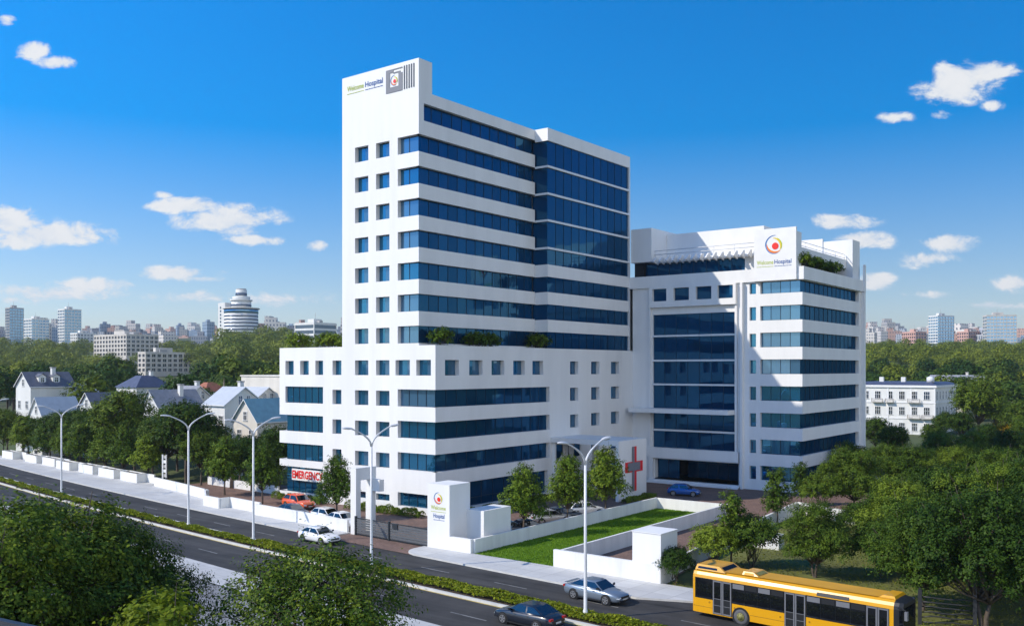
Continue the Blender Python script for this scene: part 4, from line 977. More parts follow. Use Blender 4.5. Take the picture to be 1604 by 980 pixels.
# ---- the yellow bus
mat('bus_yellow', (.72, .35, .003), .35, .06, .8, coat=.5)
mat('bus_roof', (.62, .31, .010), .55, .14, .5)
mat('door_grey', (.17, .175, .19), .45, .1, 3)
mat('hub_olive', (.22, .21, .06), .6, .3, 6)
mat('bus_tyre', (.11, .11, .115), .8, .2, 6)
def bus(loc, rz):
    t = thing('city_bus', 'long yellow city bus with dark windows and grey double doors', 'bus', loc, rz)
    Lb, Wb, Z0, Z1 = 13.7, 2.5, .32, 3.1
    def sec(x, inset=0.0, zt=Z1, z0=Z0):
        w = Wb/2 - inset
        pr = [(w, z0), (w, 2.62), (w - .04, 2.82), (w - .14, 3.0), (w - .34, zt), (0, zt + .05)]
        return [(x, y, z) for y, z in pr] + [(x, -y, z) for y, z in reversed(pr[:-1])]
    mb = MB(); mb.loft([sec(0, .07, 3.02), sec(.08, .02), sec(.3), sec(Lb - .5), ], 'bus_yellow', smooth=False)
    body = mb.build('body', t)
    f = MB(); f.loft([sec(Lb - .498, .0, Z1 - .005), sec(Lb - .22, .04, 3.0), sec(Lb, .16, 2.9)], 'trim_black', smooth=False); f.build('front_end', t)
    f = MB(); f.poly([(Lb + .012, -1.02, 1.1), (Lb + .012, 1.02, 1.1), (Lb + .012, 1.02, 2.7), (Lb + .012, -1.02, 2.7)], 'bus_glass'); f.poly([(Lb - .18, -1.222, 1.1), (Lb - .02, -1.115, 1.1), (Lb - .02, -1.115, 2.6), (Lb - .18, -1.222, 2.6)], 'bus_glass'); f.build('windscreen', t)
    y = -Wb/2
    def sidepane(x0, x1, z0, z1, n=1, s=-1, vent=True):
        for i in range(n):
            a, b = x0 + (x1 - x0)*i/n + .008, x0 + (x1 - x0)*(i + 1)/n - .008
            w = MB(); ya, yb = s*(Wb/2 - .02), s*(Wb/2 + .012); w.box(a, b, min(ya, yb), max(ya, yb), z0, z1, 'bus_glass')
            if vent: w.box(a + .04, b - .04, min(yb, yb + s*.008), max(yb, yb + s*.008), z1 - .34, z1 - .03, 'door_grey' if i % 2 == 0 else 'trim_black')
            w.build('side_window', t)
    for a, b in ((.2, 1.52), (2.9, 6.52), (7.93, 11.62)): k_ = MB(); k_.box(a, b, y - .006, y + .02, 1.27, 2.63, 'trim_black'); k_.build('window_surround', t)
    sidepane(.22, 1.5, 1.3, 2.6, 1, vent=False); sidepane(2.92, 6.5, 1.3, 2.6, 4); sidepane(7.95, 11.6, 1.3, 2.6, 4)
    sidepane(.3, 12.9, 1.3, 2.6, 8, s=1)
    def door(x0, x1):
        d = MB(); d.box(x0, x1, y - .022, y + .03, .38, 2.62, 'trim_black'); do = d.build('door', t)
        c = (x0 + x1)/2
        fr = MB()
        for a in (x0 + .02, c - .1, c + .02, x1 - .1): fr.box(a, a + .08, y - .05, y - .023, .4, 2.6, 'door_grey')
        for a, b in ((x0 + .101, c - .101), (c + .101, x1 - .101)):
            for z in (.4, .95, 1.38, 2.5): fr.box(a, b, y - .04, y - .023, z, z + (.09 if z in (.4, 2.5) else .03), 'door_grey')
        fr.build('door_frame', do)
        for a, b in ((x0 + .12, c - .12), (c + .12, x1 - .12)): g_ = MB(); g_.box(a, b, y - .034, y - .0225, 1.42, 2.49, 'bus_glass'); g_.build('door_pane', do)
    door(1.53, 2.9); door(6.53, 7.92); door(11.63, 12.95)
    for xw in (3.55, 10.4):
        for s in (-1, 1):
            yy = s*Wb/2
            a = MB(); a.lathe([(.62, -.02), (.62, .015)], 'trim_black', (xw, yy, .5), 30, 'y'); a.build('wheel_arch', t)
            w = MB(); w.lathe([(.3, -.2), (.47, -.2), (.5, -.15), (.5, .0), (.47, .035), (.33, .04)], 'bus_tyre', (xw, yy - (s*.0), .5), 30, 'y') if s > 0 else w.lathe([(.33, -.04), (.47, -.035), (.5, 0), (.5, .15), (.47, .2), (.3, .2)], 'bus_tyre', (xw, yy, .5), 30, 'y')
            wo = w.build('wheel', t)
            h = MB(); h.lathe([(.28, 0), (.24, .03), (.12, .05), (.1, .1), (.04, .11)] if s > 0 else [(.28, 0), (.24, -.03), (.12, -.05), (.1, -.1), (.04, -.11)], 'hub_olive', (xw, yy + s*.045, .5), 20, 'y')
            for k in range(8): q = 2*PI*k/8; h.box(xw + .19*math.cos(q) - .02, xw + .19*math.cos(q) + .02, yy + s*.06 - .03, yy + s*.06 + .03, .5 + .19*math.sin(q) - .02, .5 + .19*math.sin(q) + .02, 'trim_black')
            h.build('rim', wo)
    # seams, fuel flaps, roof equipment, destination strip, mirror
    for a, b in ((.08, 1.5), (4.2, 6.5), (7.95, 9.75), (11.05, 11.6)): se = MB(); se.box(a, b, y - .006, y + .01, .72, .735, 'trim_black'); se.build('panel_seam', t)
    for x_, z in ((1.28, 1.08), (3.1, 1.0), (6.25, .98), (8.15, 1.0)): c = MB(); c.lathe([(.055, 0), (.055, -.012)], 'trim_black', (x_, y, z), 14, 'y'); c.lathe([(.035, -.013), (.03, -.02)], 'bus_yellow', (x_, y, z), 14, 'y'); c.build('flap', t)
    rp_ = MB(); rp_.poly([(.3, -.9, 3.156), (Lb - .6, -.9, 3.156), (Lb - .6, .9, 3.156), (.3, .9, 3.156)], 'bus_roof'); rp_.build('roof_panel', t)
    def hump(name, x0, x1, w, z, sl0, sl1, m):
        h = MB(); b = [(x0, -w, 3.12), (x1, -w, 3.12), (x1, w, 3.12), (x0, w, 3.12)]; c = [(x0 + sl0, -w + .12, z), (x1 - sl1, -w + .12, z), (x1 - sl1, w - .12, z), (x0 + sl0, w - .12, z)]
        for i in range(4): h.poly([b[i], b[(i + 1) % 4], c[(i + 1) % 4], c[i]], m)
        h.poly(c, m); return h.build(name, t)
    hu = hump('roof_unit', .12, 2.35, 1.1, 3.46, .1, .5, 'bus_yellow')
    v = MB(); v.poly([(.3, -1.075, 3.2), (1.75, -1.075, 3.2), (1.72, -1.03, 3.34), (.34, -1.03, 3.34)], 'bus_glass'); v.poly([(2.21, -.9, 3.225), (2.21, .9, 3.225), (1.95, .85, 3.405), (1.95, -.85, 3.405)], 'bus_glass'); v.build('vent_glazing', hu)
    hu = hump('roof_hatch', 3.4, 4.6, .8, 3.36, .05, .45, 'bus_yellow')
    v = MB(); v.poly([(3.55, -.81, 3.17), (4.2, -.81, 3.17), (4.18, -.72, 3.31), (3.57, -.72, 3.31)], 'bus_roof'); v.poly([(4.5, -.62, 3.205), (4.5, .62, 3.205), (4.24, .58, 3.33), (4.24, -.58, 3.33)], 'hub_olive'); v.build('hatch_vent', hu)
    hump('roof_cover', 12.2, 13.2, .9, 3.27, .25, .1, 'bus_yellow')
    d = MB(); d.loft([[(8.6, -1.262, 2.7), (10.6, -1.262, 2.7), (10.6, -1.2, 2.9), (8.6, -1.2, 2.9)], [(8.6, -1.23, 2.69), (10.6, -1.23, 2.69), (10.6, -1.17, 2.89), (8.6, -1.17, 2.89)]], 'trim_black', smooth=False); d.build('destination_strip', t)
    mi_ = MB(); mi_.tube([(Lb - .25, -1.2, 2.75), (Lb + .1, -1.5, 2.8), (Lb + .35, -1.6, 2.72)], .025, 'trim_black', 6); mo = mi_.build('mirror_arm', t)
    g_ = MB(); g_.box(Lb + .26, Lb + .42, -1.72, -1.5, 2.2, 2.7, 'door_grey'); g_.build('mirror', mo)
    return t
bus((40.1, -18.3, .004), math.radians(-3.6)).scale = (.965, .965, .965)
# park gate: dark posts with bent rails under the big park tree
pg = thing('park_gate', 'dark weathered park gate with bent rails under the large park tree', 'gate', (*G(1527, 985), 0), math.radians(18))
for x, h in ((0, 2.9), (-3.1, 2.2)): p = MB(); p.box(x - .11, x + .11, -.11, .11, 0, h, 'dark_trim'); p.box(x - .06, x + .06, -.06, .06, h, h + .12, 'dark_trim'); p.build('post', pg)
rg = random.Random(4)
for i in range(6):
    z = .25 + i*.3; p = MB(); p.tube([(-3.0 + k*.58, rg.uniform(-.05, .05), z + rg.uniform(-.06, .06)) for k in range(6)], .045, 'dark_trim', 6); p.build('rail', pg)
# sign pylon and canopy near the left trees
sp = thing('sign_pylon', 'thin white ladder-like sign pylon behind the street wall', 'sign', (*G(258, 758), 0), .2)
p = MB(); p.box(-.42, -.26, -.1, .1, 0, 4.1, 'white_paint'); p.build('post', sp)
p = MB(); p.box(.26, .38, -.08, .08, .9, 4.1, 'white_paint'); p.build('post', sp)
for i in range(5): p = MB(); p.box(-.255, .255, -.05, .05, 1.0 + i*.64, 1.42 + i*.64, 'white_paint' if i % 2 else 'concrete_grey'); p.build('sign_panel', sp)
# =================================================================== trees
def norm(a): return a/(np.linalg.norm(a, axis=1)[:, None] + 1e-9)
def crown(rng, lobes, n_sprig, per, leaf, sr, inner=.45, jit=.36, flat=1.0):
    lobes = np.array(lobes, float); wgt = (lobes[:, 3]*lobes[:, 4] + lobes[:, 3]*lobes[:, 5]); wgt /= wgt.sum()
    k = rng.choice(len(lobes), n_sprig, p=wgt); D = norm(rng.normal(0, 1, (n_sprig, 3)))
    D[:, 2] = np.where((D[:, 2] < -.35), -D[:, 2]*.6, D[:, 2]); D = norm(D)
    ph = lobes[k, 0]*3.1 + lobes[k, 2]*1.7
    bump = 1 + .16*np.sin(D[:, 0]*4.3 + ph) + .14*np.sin(D[:, 1]*5.1 + 2*ph) + .12*np.sin(D[:, 2]*6 + ph*3)
    rr = (inner + (1.02 - inner)*rng.uniform(0, 1, n_sprig)**.55)*bump
    C = lobes[k, :3] + D*lobes[k, 3:]*rr[:, None]
    # a sprig is a short drooping spray of leaves
    ax = norm(D + rng.normal(0, .45, D.shape) + np.array([0, 0, .1])); u = rng.uniform(-.3, 1, (n_sprig, per))
    P = C[:, None, :] + ax[:, None, :]*(u[..., None]*sr*1.5) + rng.normal(0, sr*.38, (n_sprig, per, 3)); P[..., 2] -= (u**2)*sr*.35
    Nn = np.repeat(D[:, None, :]*1.0, per, 1)
    return leaf_cloud(rng, P.reshape(-1, 3), Nn.reshape(-1, 3), leaf, .58, jit, .55*flat)
def trunkmesh(rng, h0, r0, lobes, m, lean=.0, stems=1, twigs=0):
    mb = MB()
    for s in range(stems):
        a = 2*PI*s/max(stems, 1) + .5; o = Vector((math.cos(a), math.sin(a), 0))*(.16*(stems > 1))
        f = o*(2.2 if stems > 1 else 0) + Vector((lean*h0, 0, h0))
        mb.tube([o*.7 + Vector((0, 0, -.15)), o*.75 + Vector((0, 0, .12)), o + Vector((0, 0, h0*.4)) + Vector((rng.normal(0, .05), rng.normal(0, .05), 0)), f], [r0*1.5, r0*1.05, r0*.9, r0*.72], m, 9)
        mine = [l for i, l in enumerate(lobes) if i % stems == s]
        for l in mine:
            e = Vector(l[:3]); st = f if e.z > f.z else f*.85; mid = (st + e)/2 + Vector((rng.normal(0, .15), rng.normal(0, .15), -.1*l[3]))
            mb.tube([st - Vector((0, 0, .1)), mid, e, e + (e - mid)*.5], [r0*.55, r0*.34, r0*.2, r0*.06], m, 6)
            for q in range(3 + twigs):
                d = Vector(rng.normal(0, 1, 3)).normalized(); d.z = abs(d.z)*.7
                tip = e + Vector((d.x*l[3], d.y*l[4], d.z*l[5]))*.85
                b = mid.lerp(e, rng.uniform(.4, 1)); mb.tube([b, (b + tip)/2 + Vector((0, 0, .08)), tip], [r0*.2, r0*.12, r0*.03], m, 5)
    return mb
def lobes_for(rng, kind, h, w):
    L_ = []
    if kind == 'cone':       # young street tree: pyramid of tiers, clear stem
        for i in range(15):
            v = i/14; z = h*(.35 + .57*v); r = w*.5*(1 - .78*v**1.25)*(.75 if v < .08 else 1)
            a = i*2.4; rad = r*rng.uniform(.35, .6); s = w*(.24 - .11*v)*rng.uniform(.85, 1.2)
            L_.append((rad*math.cos(a), rad*math.sin(a), z, s, s, s*.85))
        L_.append((0, 0, h*.55, w*.24, w*.24, h*.2))
    elif kind == 'round':
        for i in range(17):
            a = i*2.4; v = (i + .5)/17; ph = math.acos(1 - 1.55*v); rad = w*.33*math.sin(ph)*rng.uniform(.8, 1.15); z = h*.60 + h*.27*math.cos(ph)*rng.uniform(.9, 1.1)
            s = w*.19*rng.uniform(.75, 1.3); L_.append((rad*math.cos(a), rad*math.sin(a), z, s*1.1, s*1.1, s*.85))
    elif kind == 'slim':
        for i in range(13):
            v = i/12; z = h*(.3 + .64*v); a = i*2.4; r = w*.26*(1 - .55*v); s = w*.24*(1 - .35*v)*rng.uniform(.8, 1.25)
            L_.append((r*math.cos(a), r*math.sin(a), z, s, s, s*1.1))
    elif kind == 'broad':
        for i in range(30):
            a = i*2.4; v = (i + .5)/30; ph = math.acos(1 - 1.72*v); rad = w*.37*max(math.sin(ph), .45)*rng.uniform(.55, 1.3); z = h*.53 + h*.34*math.cos(ph)*rng.uniform(.75, 1.2)
            s = w*.145*rng.uniform(.65, 1.4); L_.append((rad*math.cos(a), rad*math.sin(a), z, s*1.15, s*1.15, s*.8))
    return L_
PROTO = {}
def proto(key, kind, h, w, n, per, leaf, sr, leafm, seed, stems=1, bark='bark', r0=.13, stem=.3, inner=.45, twigs=0):
    rng = np.random.default_rng(seed); lb = lobes_for(rng, kind, h, w)
    cm = quads('crown', crown(rng, lb, n, per, leaf, sr, inner), [M[leafm]])
    t = trunkmesh(rng, h*stem, r0, lb, bark, rng.normal(0, .02), stems, twigs); o = t.build('trunk'); tm = o.data; bpy.data.objects.remove(o)
    PROTO[key] = (cm, tm, h)
def tree(key, label, x, y, h=None, rz=0.0, group=None, name='tree', z=None, sx=1.0):
    cm, tm, h0 = PROTO[key]; s = (h or h0)/h0
    t = thing(name, label, 'tree', (x, y, hgt(x, y) if z is None else z), rz, group); t.scale = (s*sx, s*sx, s)
    link('trunk', tm, t); link('crown', cm, t); return t
for i in range(3): proto(f'street{i}', 'cone', 7.6, 6.6, 700, 12, .27, .32, 'leaf_court', 20 + i, r0=.12, stem=.24, inner=.35)
for i in range(3): proto(f'round{i}', 'round', 10, 7.2, 1100, 12, .30, .40, 'leaf_garden', 30 + i, r0=.2, stem=.3)
for i in range(3): proto(f'court{i}', 'cone', 6.5, 5.0, 760, 13, .2, .26, 'leaf_court', 40 + i, r0=.1, stem=.26, inner=.4)
for i in range(2): proto(f'slim{i}', 'slim', 6, 3.2, 420, 12, .22, .26, 'leaf_park', 50 + i, r0=.09, stem=.35)
for i in range(3): proto(f'park{i}', 'broad', 8, 6.9, 1900, 18, .18, .36, 'leaf_park', 60 + i, r0=.14, stem=.2, stems=1 + i)
proto('bush0', 'round', 4.2, 4.4, 800, 13, .17, .24, 'leaf_park', 70, stems=3, r0=.06, stem=.15)
proto('yellow', 'round', 3, 4.0, 300, 12, .22, .22, 'leaf_yellow', 71, stems=3, r0=.05, stem=.15)
proto('front0', 'broad', 11.6, 10.0, 2700, 22, .175, .42, 'leaf_front', 80, r0=.24, stem=.36, inner=.55, twigs=3)
proto('front1', 'broad', 9.2, 8.6, 1500, 20, .17, .44, 'leaf_front', 81, r0=.17, stem=.34, inner=.5, twigs=6, stems=2)
proto('bright', 'round', 7.6, 3.6, 520, 13, .19, .26, 'leaf_bright', 82, r0=.09, stem=.4, twigs=3)
proto('terrace', 'round', 2.2, 2.5, 190, 12, .19, .2, 'leaf_court', 83, stems=2, r0=.05, stem=.12)
rt = random.Random(77)
# left footway row, one behind each planter
for i, (x, y) in enumerate(PLX):
    tree(f'street{i % 3}', f'bushy green street tree rising from behind the {ordn[i]} planter box from the left', x - .9, y + 2.3, rt.uniform(6.9, 7.7), rt.uniform(0, 6), 'street trees behind the planter boxes', 'street_tree', 0)
x, y = G(-12, 712); tree('street1', 'street tree at the left picture edge beyond the first planter', x, y + 2, 7.4, 1, 'street trees behind the planter boxes', 'street_tree')
for i, (px, py, h, lb) in enumerate(((352, 775, 7.4, 'street tree on the stepped white wall block left of the pole of the nearest lamp'), (411, 789, 7.0, 'street tree behind the white wall just left of the orange car'), (527, 815, 6.9, 'young tree between the white parked cars and the entry portal'))):
    x, y = G(px, py); tree(('street0', 'street2', 'court0')[i], lb, x, y, h, i*1.7, name='street_tree')
# taller garden trees behind that row
GT = [(-15, 175, 9.2), (12, 172, 8.6), (44, 166, 7.4), (78, 163, 8.2), (192, 147, 13.0), (140, 153, 9.2), (262, 135, 10.2), (292, 130, 11.8), (334, 131, 8.2), (240, 139, 7.4), (60, 174, 8.4), (166, 150, 9.4), (420, 121, 7.4), (394, 121, 7.3), (437, 122, 8.4), (352, 127, 6.4), (315, 127, 7.6), (110, 159, 8.6), (376, 124, 7.0), (211, 146, 9.4), (278, 143, 10.0), (125, 160, 9.4), (95, 165, 8.6), (150, 149, 8.2)]
gl = ['at the left picture edge', 'left of the slate roofed house', 'below the slate roofed house', 'right of the first lamp pole', 'tallest and broadest, covering the middle gable house', 'between the first lamp and the tallest tree', 'dark, behind the sign pylon', 'dark and tall beside the second lamp pole', 'below the large white gable house', 'in front of the long grey roof', 'far left behind the street row', 'behind the small gable house', 'below the teal roofed house', 'between the teal roofed house and the lamp', 'squeezed against the low block', 'small, below the palms', 'low, right of the sign pylon', 'under the arched white house', 'under the palms beside the teal roofed house', 'right beside the tallest tree', 'behind the dark one at the second lamp', 'between the slate roofed house and the small gable house', 'left of the first lamp behind the street row', 'low, in the gap left of the tallest tree']
for i, (px, py, h) in enumerate(GT):
    x, y = K(px, py); tree(f'round{i % 3}', f'dense garden tree {gl[i]}', x, y, h, rt.uniform(0, 6), name='garden_tree')
# court trees behind the lawn wall
for i, (x, y, h, lb) in enumerate(((14.6, -3.6, 6.9, 'young court tree nearest the monument, behind the lawn wall'), (14.9, 3.4, 7.3, 'middle court tree of three behind the lawn wall'), (14.8, 10.8, 7.6, 'court tree in front of the red cross wall'))):
    tree(f'court{i}', lb, x, y, h, i*2.1, name='court_tree')
# terrace plants on the roofs
for i, (x, y, s, lb) in enumerate(((-1.2, 2.2, 2.7, 'round terrace shrub nearest the tower corner on the low roof'), (-1.2, 8.2, 2.5, 'terrace shrub left of the pair in the middle of the low roof'), (-1.25, 11.0, 2.4, 'terrace shrub right of the pair in the middle of the low roof'), (-1.2, 20.8, 2.6, 'terrace shrub on the low roof in front of the glass block'), (-24.3, 1.6, 2.6, 'roof shrub at the far left end of the low roof'), (-19.6, 1.7, 2.6, 'second roof shrub left of the tower'), (-18.0, 1.8, 2.4, 'third roof shrub left of the tower'), (-16.0, 1.7, 2.0, 'low roof shrub touching the tower side'))):
    tree('terrace', lb, x, y, s, i*1.3, name='roof_shrub', z=17.7)
for i, (y, lb) in enumerate(((43.9, 'dark shrub on the wing terrace right behind the corner sign'), (49.4, 'dark shrub in the middle of the wing roof terrace'), (55.8, 'dark shrub nearest the far end of the wing roof terrace'))):
    tree('terrace', lb, 24.1, y, 2.5, i*2.0, name='roof_shrub', z=28.4)
# the park on the right: (px, py of the foot, height, kind, label)
PK = [(1146, 889, 6.0, 'slim0', 'slender park tree standing up behind the rear of the bus'), (1118, 893, 3.6, 'bush0', 'bushy young tree left of the slender one behind the bus'), (1178, 889, 4.3, 'bush0', 'bushy young tree beside the small white utility block'), (1058, 915, 2.8, 'bush0', 'shrub at the street end of the park wall beside the plain pillar'),
      (1217, 822, 5.7, 'slim1', 'slender twin stemmed tree just outside the drive wall'), (1255, 792, 5.0, 'slim0', 'slender tree at the wing corner inside the wall'), (1288, 806, 4.6, 'bush0', 'bushy tree inside the jogged wall'), (1338, 803, 7.2, 'park0', 'broad tree inside the jogged wall in front of the wing'), (1385, 775, 7.4, 'park1', 'dark tree behind the jogged wall at the wing end'), (1330, 762, 6.2, 'round0', 'dark tree against the far end of the wing'),
      (1277, 905, 5.7, 'park2', 'multi stemmed park tree directly behind the middle of the bus'), (1347, 850, 3.8, 'bush0', 'small forked tree on the open turf'), (1446, 956, 8.4, 'park0', 'large dense park tree behind the front of the bus'), (1541, 985, 9.8, 'park1', 'largest park tree standing over the dark gate'),
      (1410, 880, 7.6, 'park2', 'park tree behind the large dense one'), (1480, 860, 8.6, 'park1', 'broad park tree in the middle of the park'), (1560, 880, 9.4, 'park0', 'broad park tree at the right picture edge'), (1434, 778, 7.4, 'park1', 'park tree beside the garden path, below the three storey house'), (1500, 790, 7.6, 'park2', 'leafy park tree in the back row, right of the path'), (1560, 800, 8.2, 'park0', 'back row park tree near the right edge'), (1620, 850, 9.2, 'park1', 'park tree half outside the right picture edge'), (1650, 960, 10.5, 'park2', 'tall park tree just outside the right edge'),
      (1405, 840, 5.6, 'bush0', 'bushy tree on the turf in front of the park path'), (1478, 905, 6.4, 'bush0', 'leafy bush tree between the large dense tree and the dark gate'), (1520, 925, 6.8, 'park0', 'tree close behind the dark park gate'), (1590, 930, 8.0, 'park2', 'tree right of the dark park gate'), (1450, 820, 6.2, 'park0', 'park tree left of the broad middle one'), (1380, 905, 4.4, 'bush0', 'low bush tree above the bus roof'),
      (1400, 728, 6.8, 'round1', 'dark round tree in front of the three storey house'), (1372, 716, 7.2, 'round2', 'round tree at the corner of wing and three storey house'), (1470, 735, 6.8, 'park2', 'bushy tree in front of the house side wall'), (1520, 742, 7.6, 'park0', 'bushy tree right of the house in front of the tall one'), (1585, 745, 8.0, 'park1', 'bushy tree below the yellow shrubs'), (1533, 694, 14.2, 'round0', 'tall full tree right beside the three storey house'), (1462, 712, 6.0, 'round1', 'dark small tree at the house side wall'), (1505, 700, 7.5, 'round1', 'round tree on the grass just right of the town house'), (1560, 684, 9.5, 'round2', 'full tree behind the yellow shrubs, left one'), (1480, 690, 6.5, 'round0', 'small round tree hiding the foot of the town house side wall'), (1545, 720, 7.0, 'park2', 'leafy tree below the tall one beside the town house'), (1610, 715, 8.6, 'park0', 'park tree at the right edge below the yellow shrubs'), (1600, 700, 9.5, 'round2', 'light green tree at the right edge behind the yellow shrubs')]
for i, (px, py, h, k, lb) in enumerate(PK):
    x, y = G(px, py); tree(k, lb, x, y, h*(.88 if k[:4] == 'park' and px > 1380 else 1), rt.uniform(0, 6), name='park_tree', z=hgt(x, y))
for i, (X, d, h, k) in enumerate(((66, 84, 8.0, 'park0'), (74, 96, 8.6, 'park1'), (60, 74, 8.2, 'park2'), (84, 112, 8.8, 'park0'), (70, 118, 8.0, 'park2'), (98, 132, 9.0, 'park1'), (86, 140, 8.4, 'park0'), (112, 160, 9.4, 'round1'), (124, 182, 9.6, 'round2'), (140, 205, 10, 'round0'), (128, 214, 9.5, 'round1'), (156, 232, 10, 'round2'))):
    x, y = L(X, d); tree(k, 'leafy park tree standing beyond the right picture edge', x, y, h, i*1.1, 'park trees past the right edge', 'park_tree')
for i, (px, py) in enumerate(((1572, 694), (1592, 697))):
    x, y = G(px, py); tree('yellow', ('left', 'right')[i] + ' one of two bright yellow flowering shrubs', x, y, 4.2, i, name='flowering_shrub')
# foreground trees below the viewpoint
x, y = K(72, 37); tree('front0', 'large dark leafy tree filling the lower left corner', x, y, 11.4, .4, name='foreground_tree', z=0)
x, y = K(-60, 33); tree('front0', 'tree at the far left edge, partly behind the large corner tree', x, y, 10.6, 2.0, name='foreground_tree', z=0, sx=.8)
x, y = K(185, 40); tree('front0', 'leafy tree right behind the large corner tree', x, y, 9.7, 4.0, name='foreground_tree', z=0, sx=.72)
x, y = K(480, 38); tree('front1', 'airy tree with open branches at the bottom centre left', x, y, 8.9, 1.0, name='foreground_tree', z=0)
x, y = K(255, 31); tree('bright', 'small yellow green treetop between the two foreground trees', x, y, 8.9, .3, name='foreground_tree', z=0)
x, y = K(560, 36); tree('bright', 'low green treetop right of the airy foreground tree', x, y, 6.9, 2.3, name='foreground_tree', z=0)
# palms
def palm(label, x, y, h, seed, z=None, fr=16, ln=2.6):
    rng = np.random.default_rng(seed); t = thing('palm_tree', label, 'palm', (x, y, hgt(x, y) if z is None else z), group='palms among the garden trees')
    p = MB(); p.tube([(0, 0, -.1), (.05, 0, h*.4), (.12, .05, h)], [.22, .16, .13], 'bark_pale', 9); p.build('trunk', t)
    V = []
    for i in range(fr):
        a = 2*PI*i/fr + rng.normal(0, .15); el = rng.uniform(.1, 1.1); d = np.array([math.cos(a), math.sin(a), 0]); s = np.array([-d[1], d[0], 0])
        prev = None
        for k in range(13):
            u = k/12; c = np.array([.12, .05, h]) + d*ln*u*math.cos(el*.6) + np.array([0, 0, ln*(u*math.sin(el) - (.75 + .4*el)*u*u)])
            if prev is not None:
                wv = .42*math.sin(PI*min(1, u*.92 + .06))**.7
                for sg in (-1, 1):
                    for q in (0, .5):
                        b0 = prev + (c - prev)*q; b1 = prev + (c - prev)*(q + .32); tip = (b0 + b1)/2 + s*sg*wv + (c - prev)*.7 - np.array([0, 0, wv*.35])
                        V += [b0, b1, tip + (c - prev)*.08, tip]
            prev = c
    link('crown', quads('crown', np.array(V), [M['leaf_palm']]), t); return t
for i, (px, d, h, lb) in enumerate(((326, 136, 8.6, 'tall palm in front of the large white gable house'), (362, 124, 5.4, 'palm with arching fronds left of the teal roofed house'), (392, 126, 4.8, 'low palm at the corner of the teal roofed house'), (350, 172, 11.5, 'pale palm behind the white gable roof'), (404, 140, 7.2, 'slim palm beside the flat white building'))):
    x, y = K(px, d); palm(lb, x, y, h, 90 + i)
# =================================================================== houses behind the trees
def winunit(parent, pos, w, h, face, bars=1, name='window', frame='white_paint'):
    """framed window set in a wall; face 'f' looks to -y, 'r' looks to +x (local axes of the house)"""
    mb = MB(); x, y, z = pos
    def bx(a0, a1, d0, d1, z0, z1, m):
        if face == 'f': mb.box(x + a0, x + a1, y - d1, y - d0, z + z0, z + z1, m)
        else: mb.box(x + d0, x + d1, y + a0, y + a1, z + z0, z + z1, m)
    f = .09
    bx(-w/2, -w/2 + f, .005, .07, 0, h, frame); bx(w/2 - f, w/2, .005, .07, 0, h, frame); bx(-w/2 + f, w/2 - f, .005, .07, h - f, h, frame); bx(-w/2 - .08, w/2 + .08, .005, .14, -.09, -.002, frame)
    bx(-w/2 + f, w/2 - f, .004, .02, .0, h - f, 'house_glass')
    for i in range(1, bars + 1): c = -w/2 + w*i/(bars + 1); bx(c - .035, c + .035, .021, .055, .0, h - f, frame)
    bx(-w/2 + f, w/2 - f, .021, .05, h*.55, h*.55 + .06, frame)
    return mb.build(name, parent)
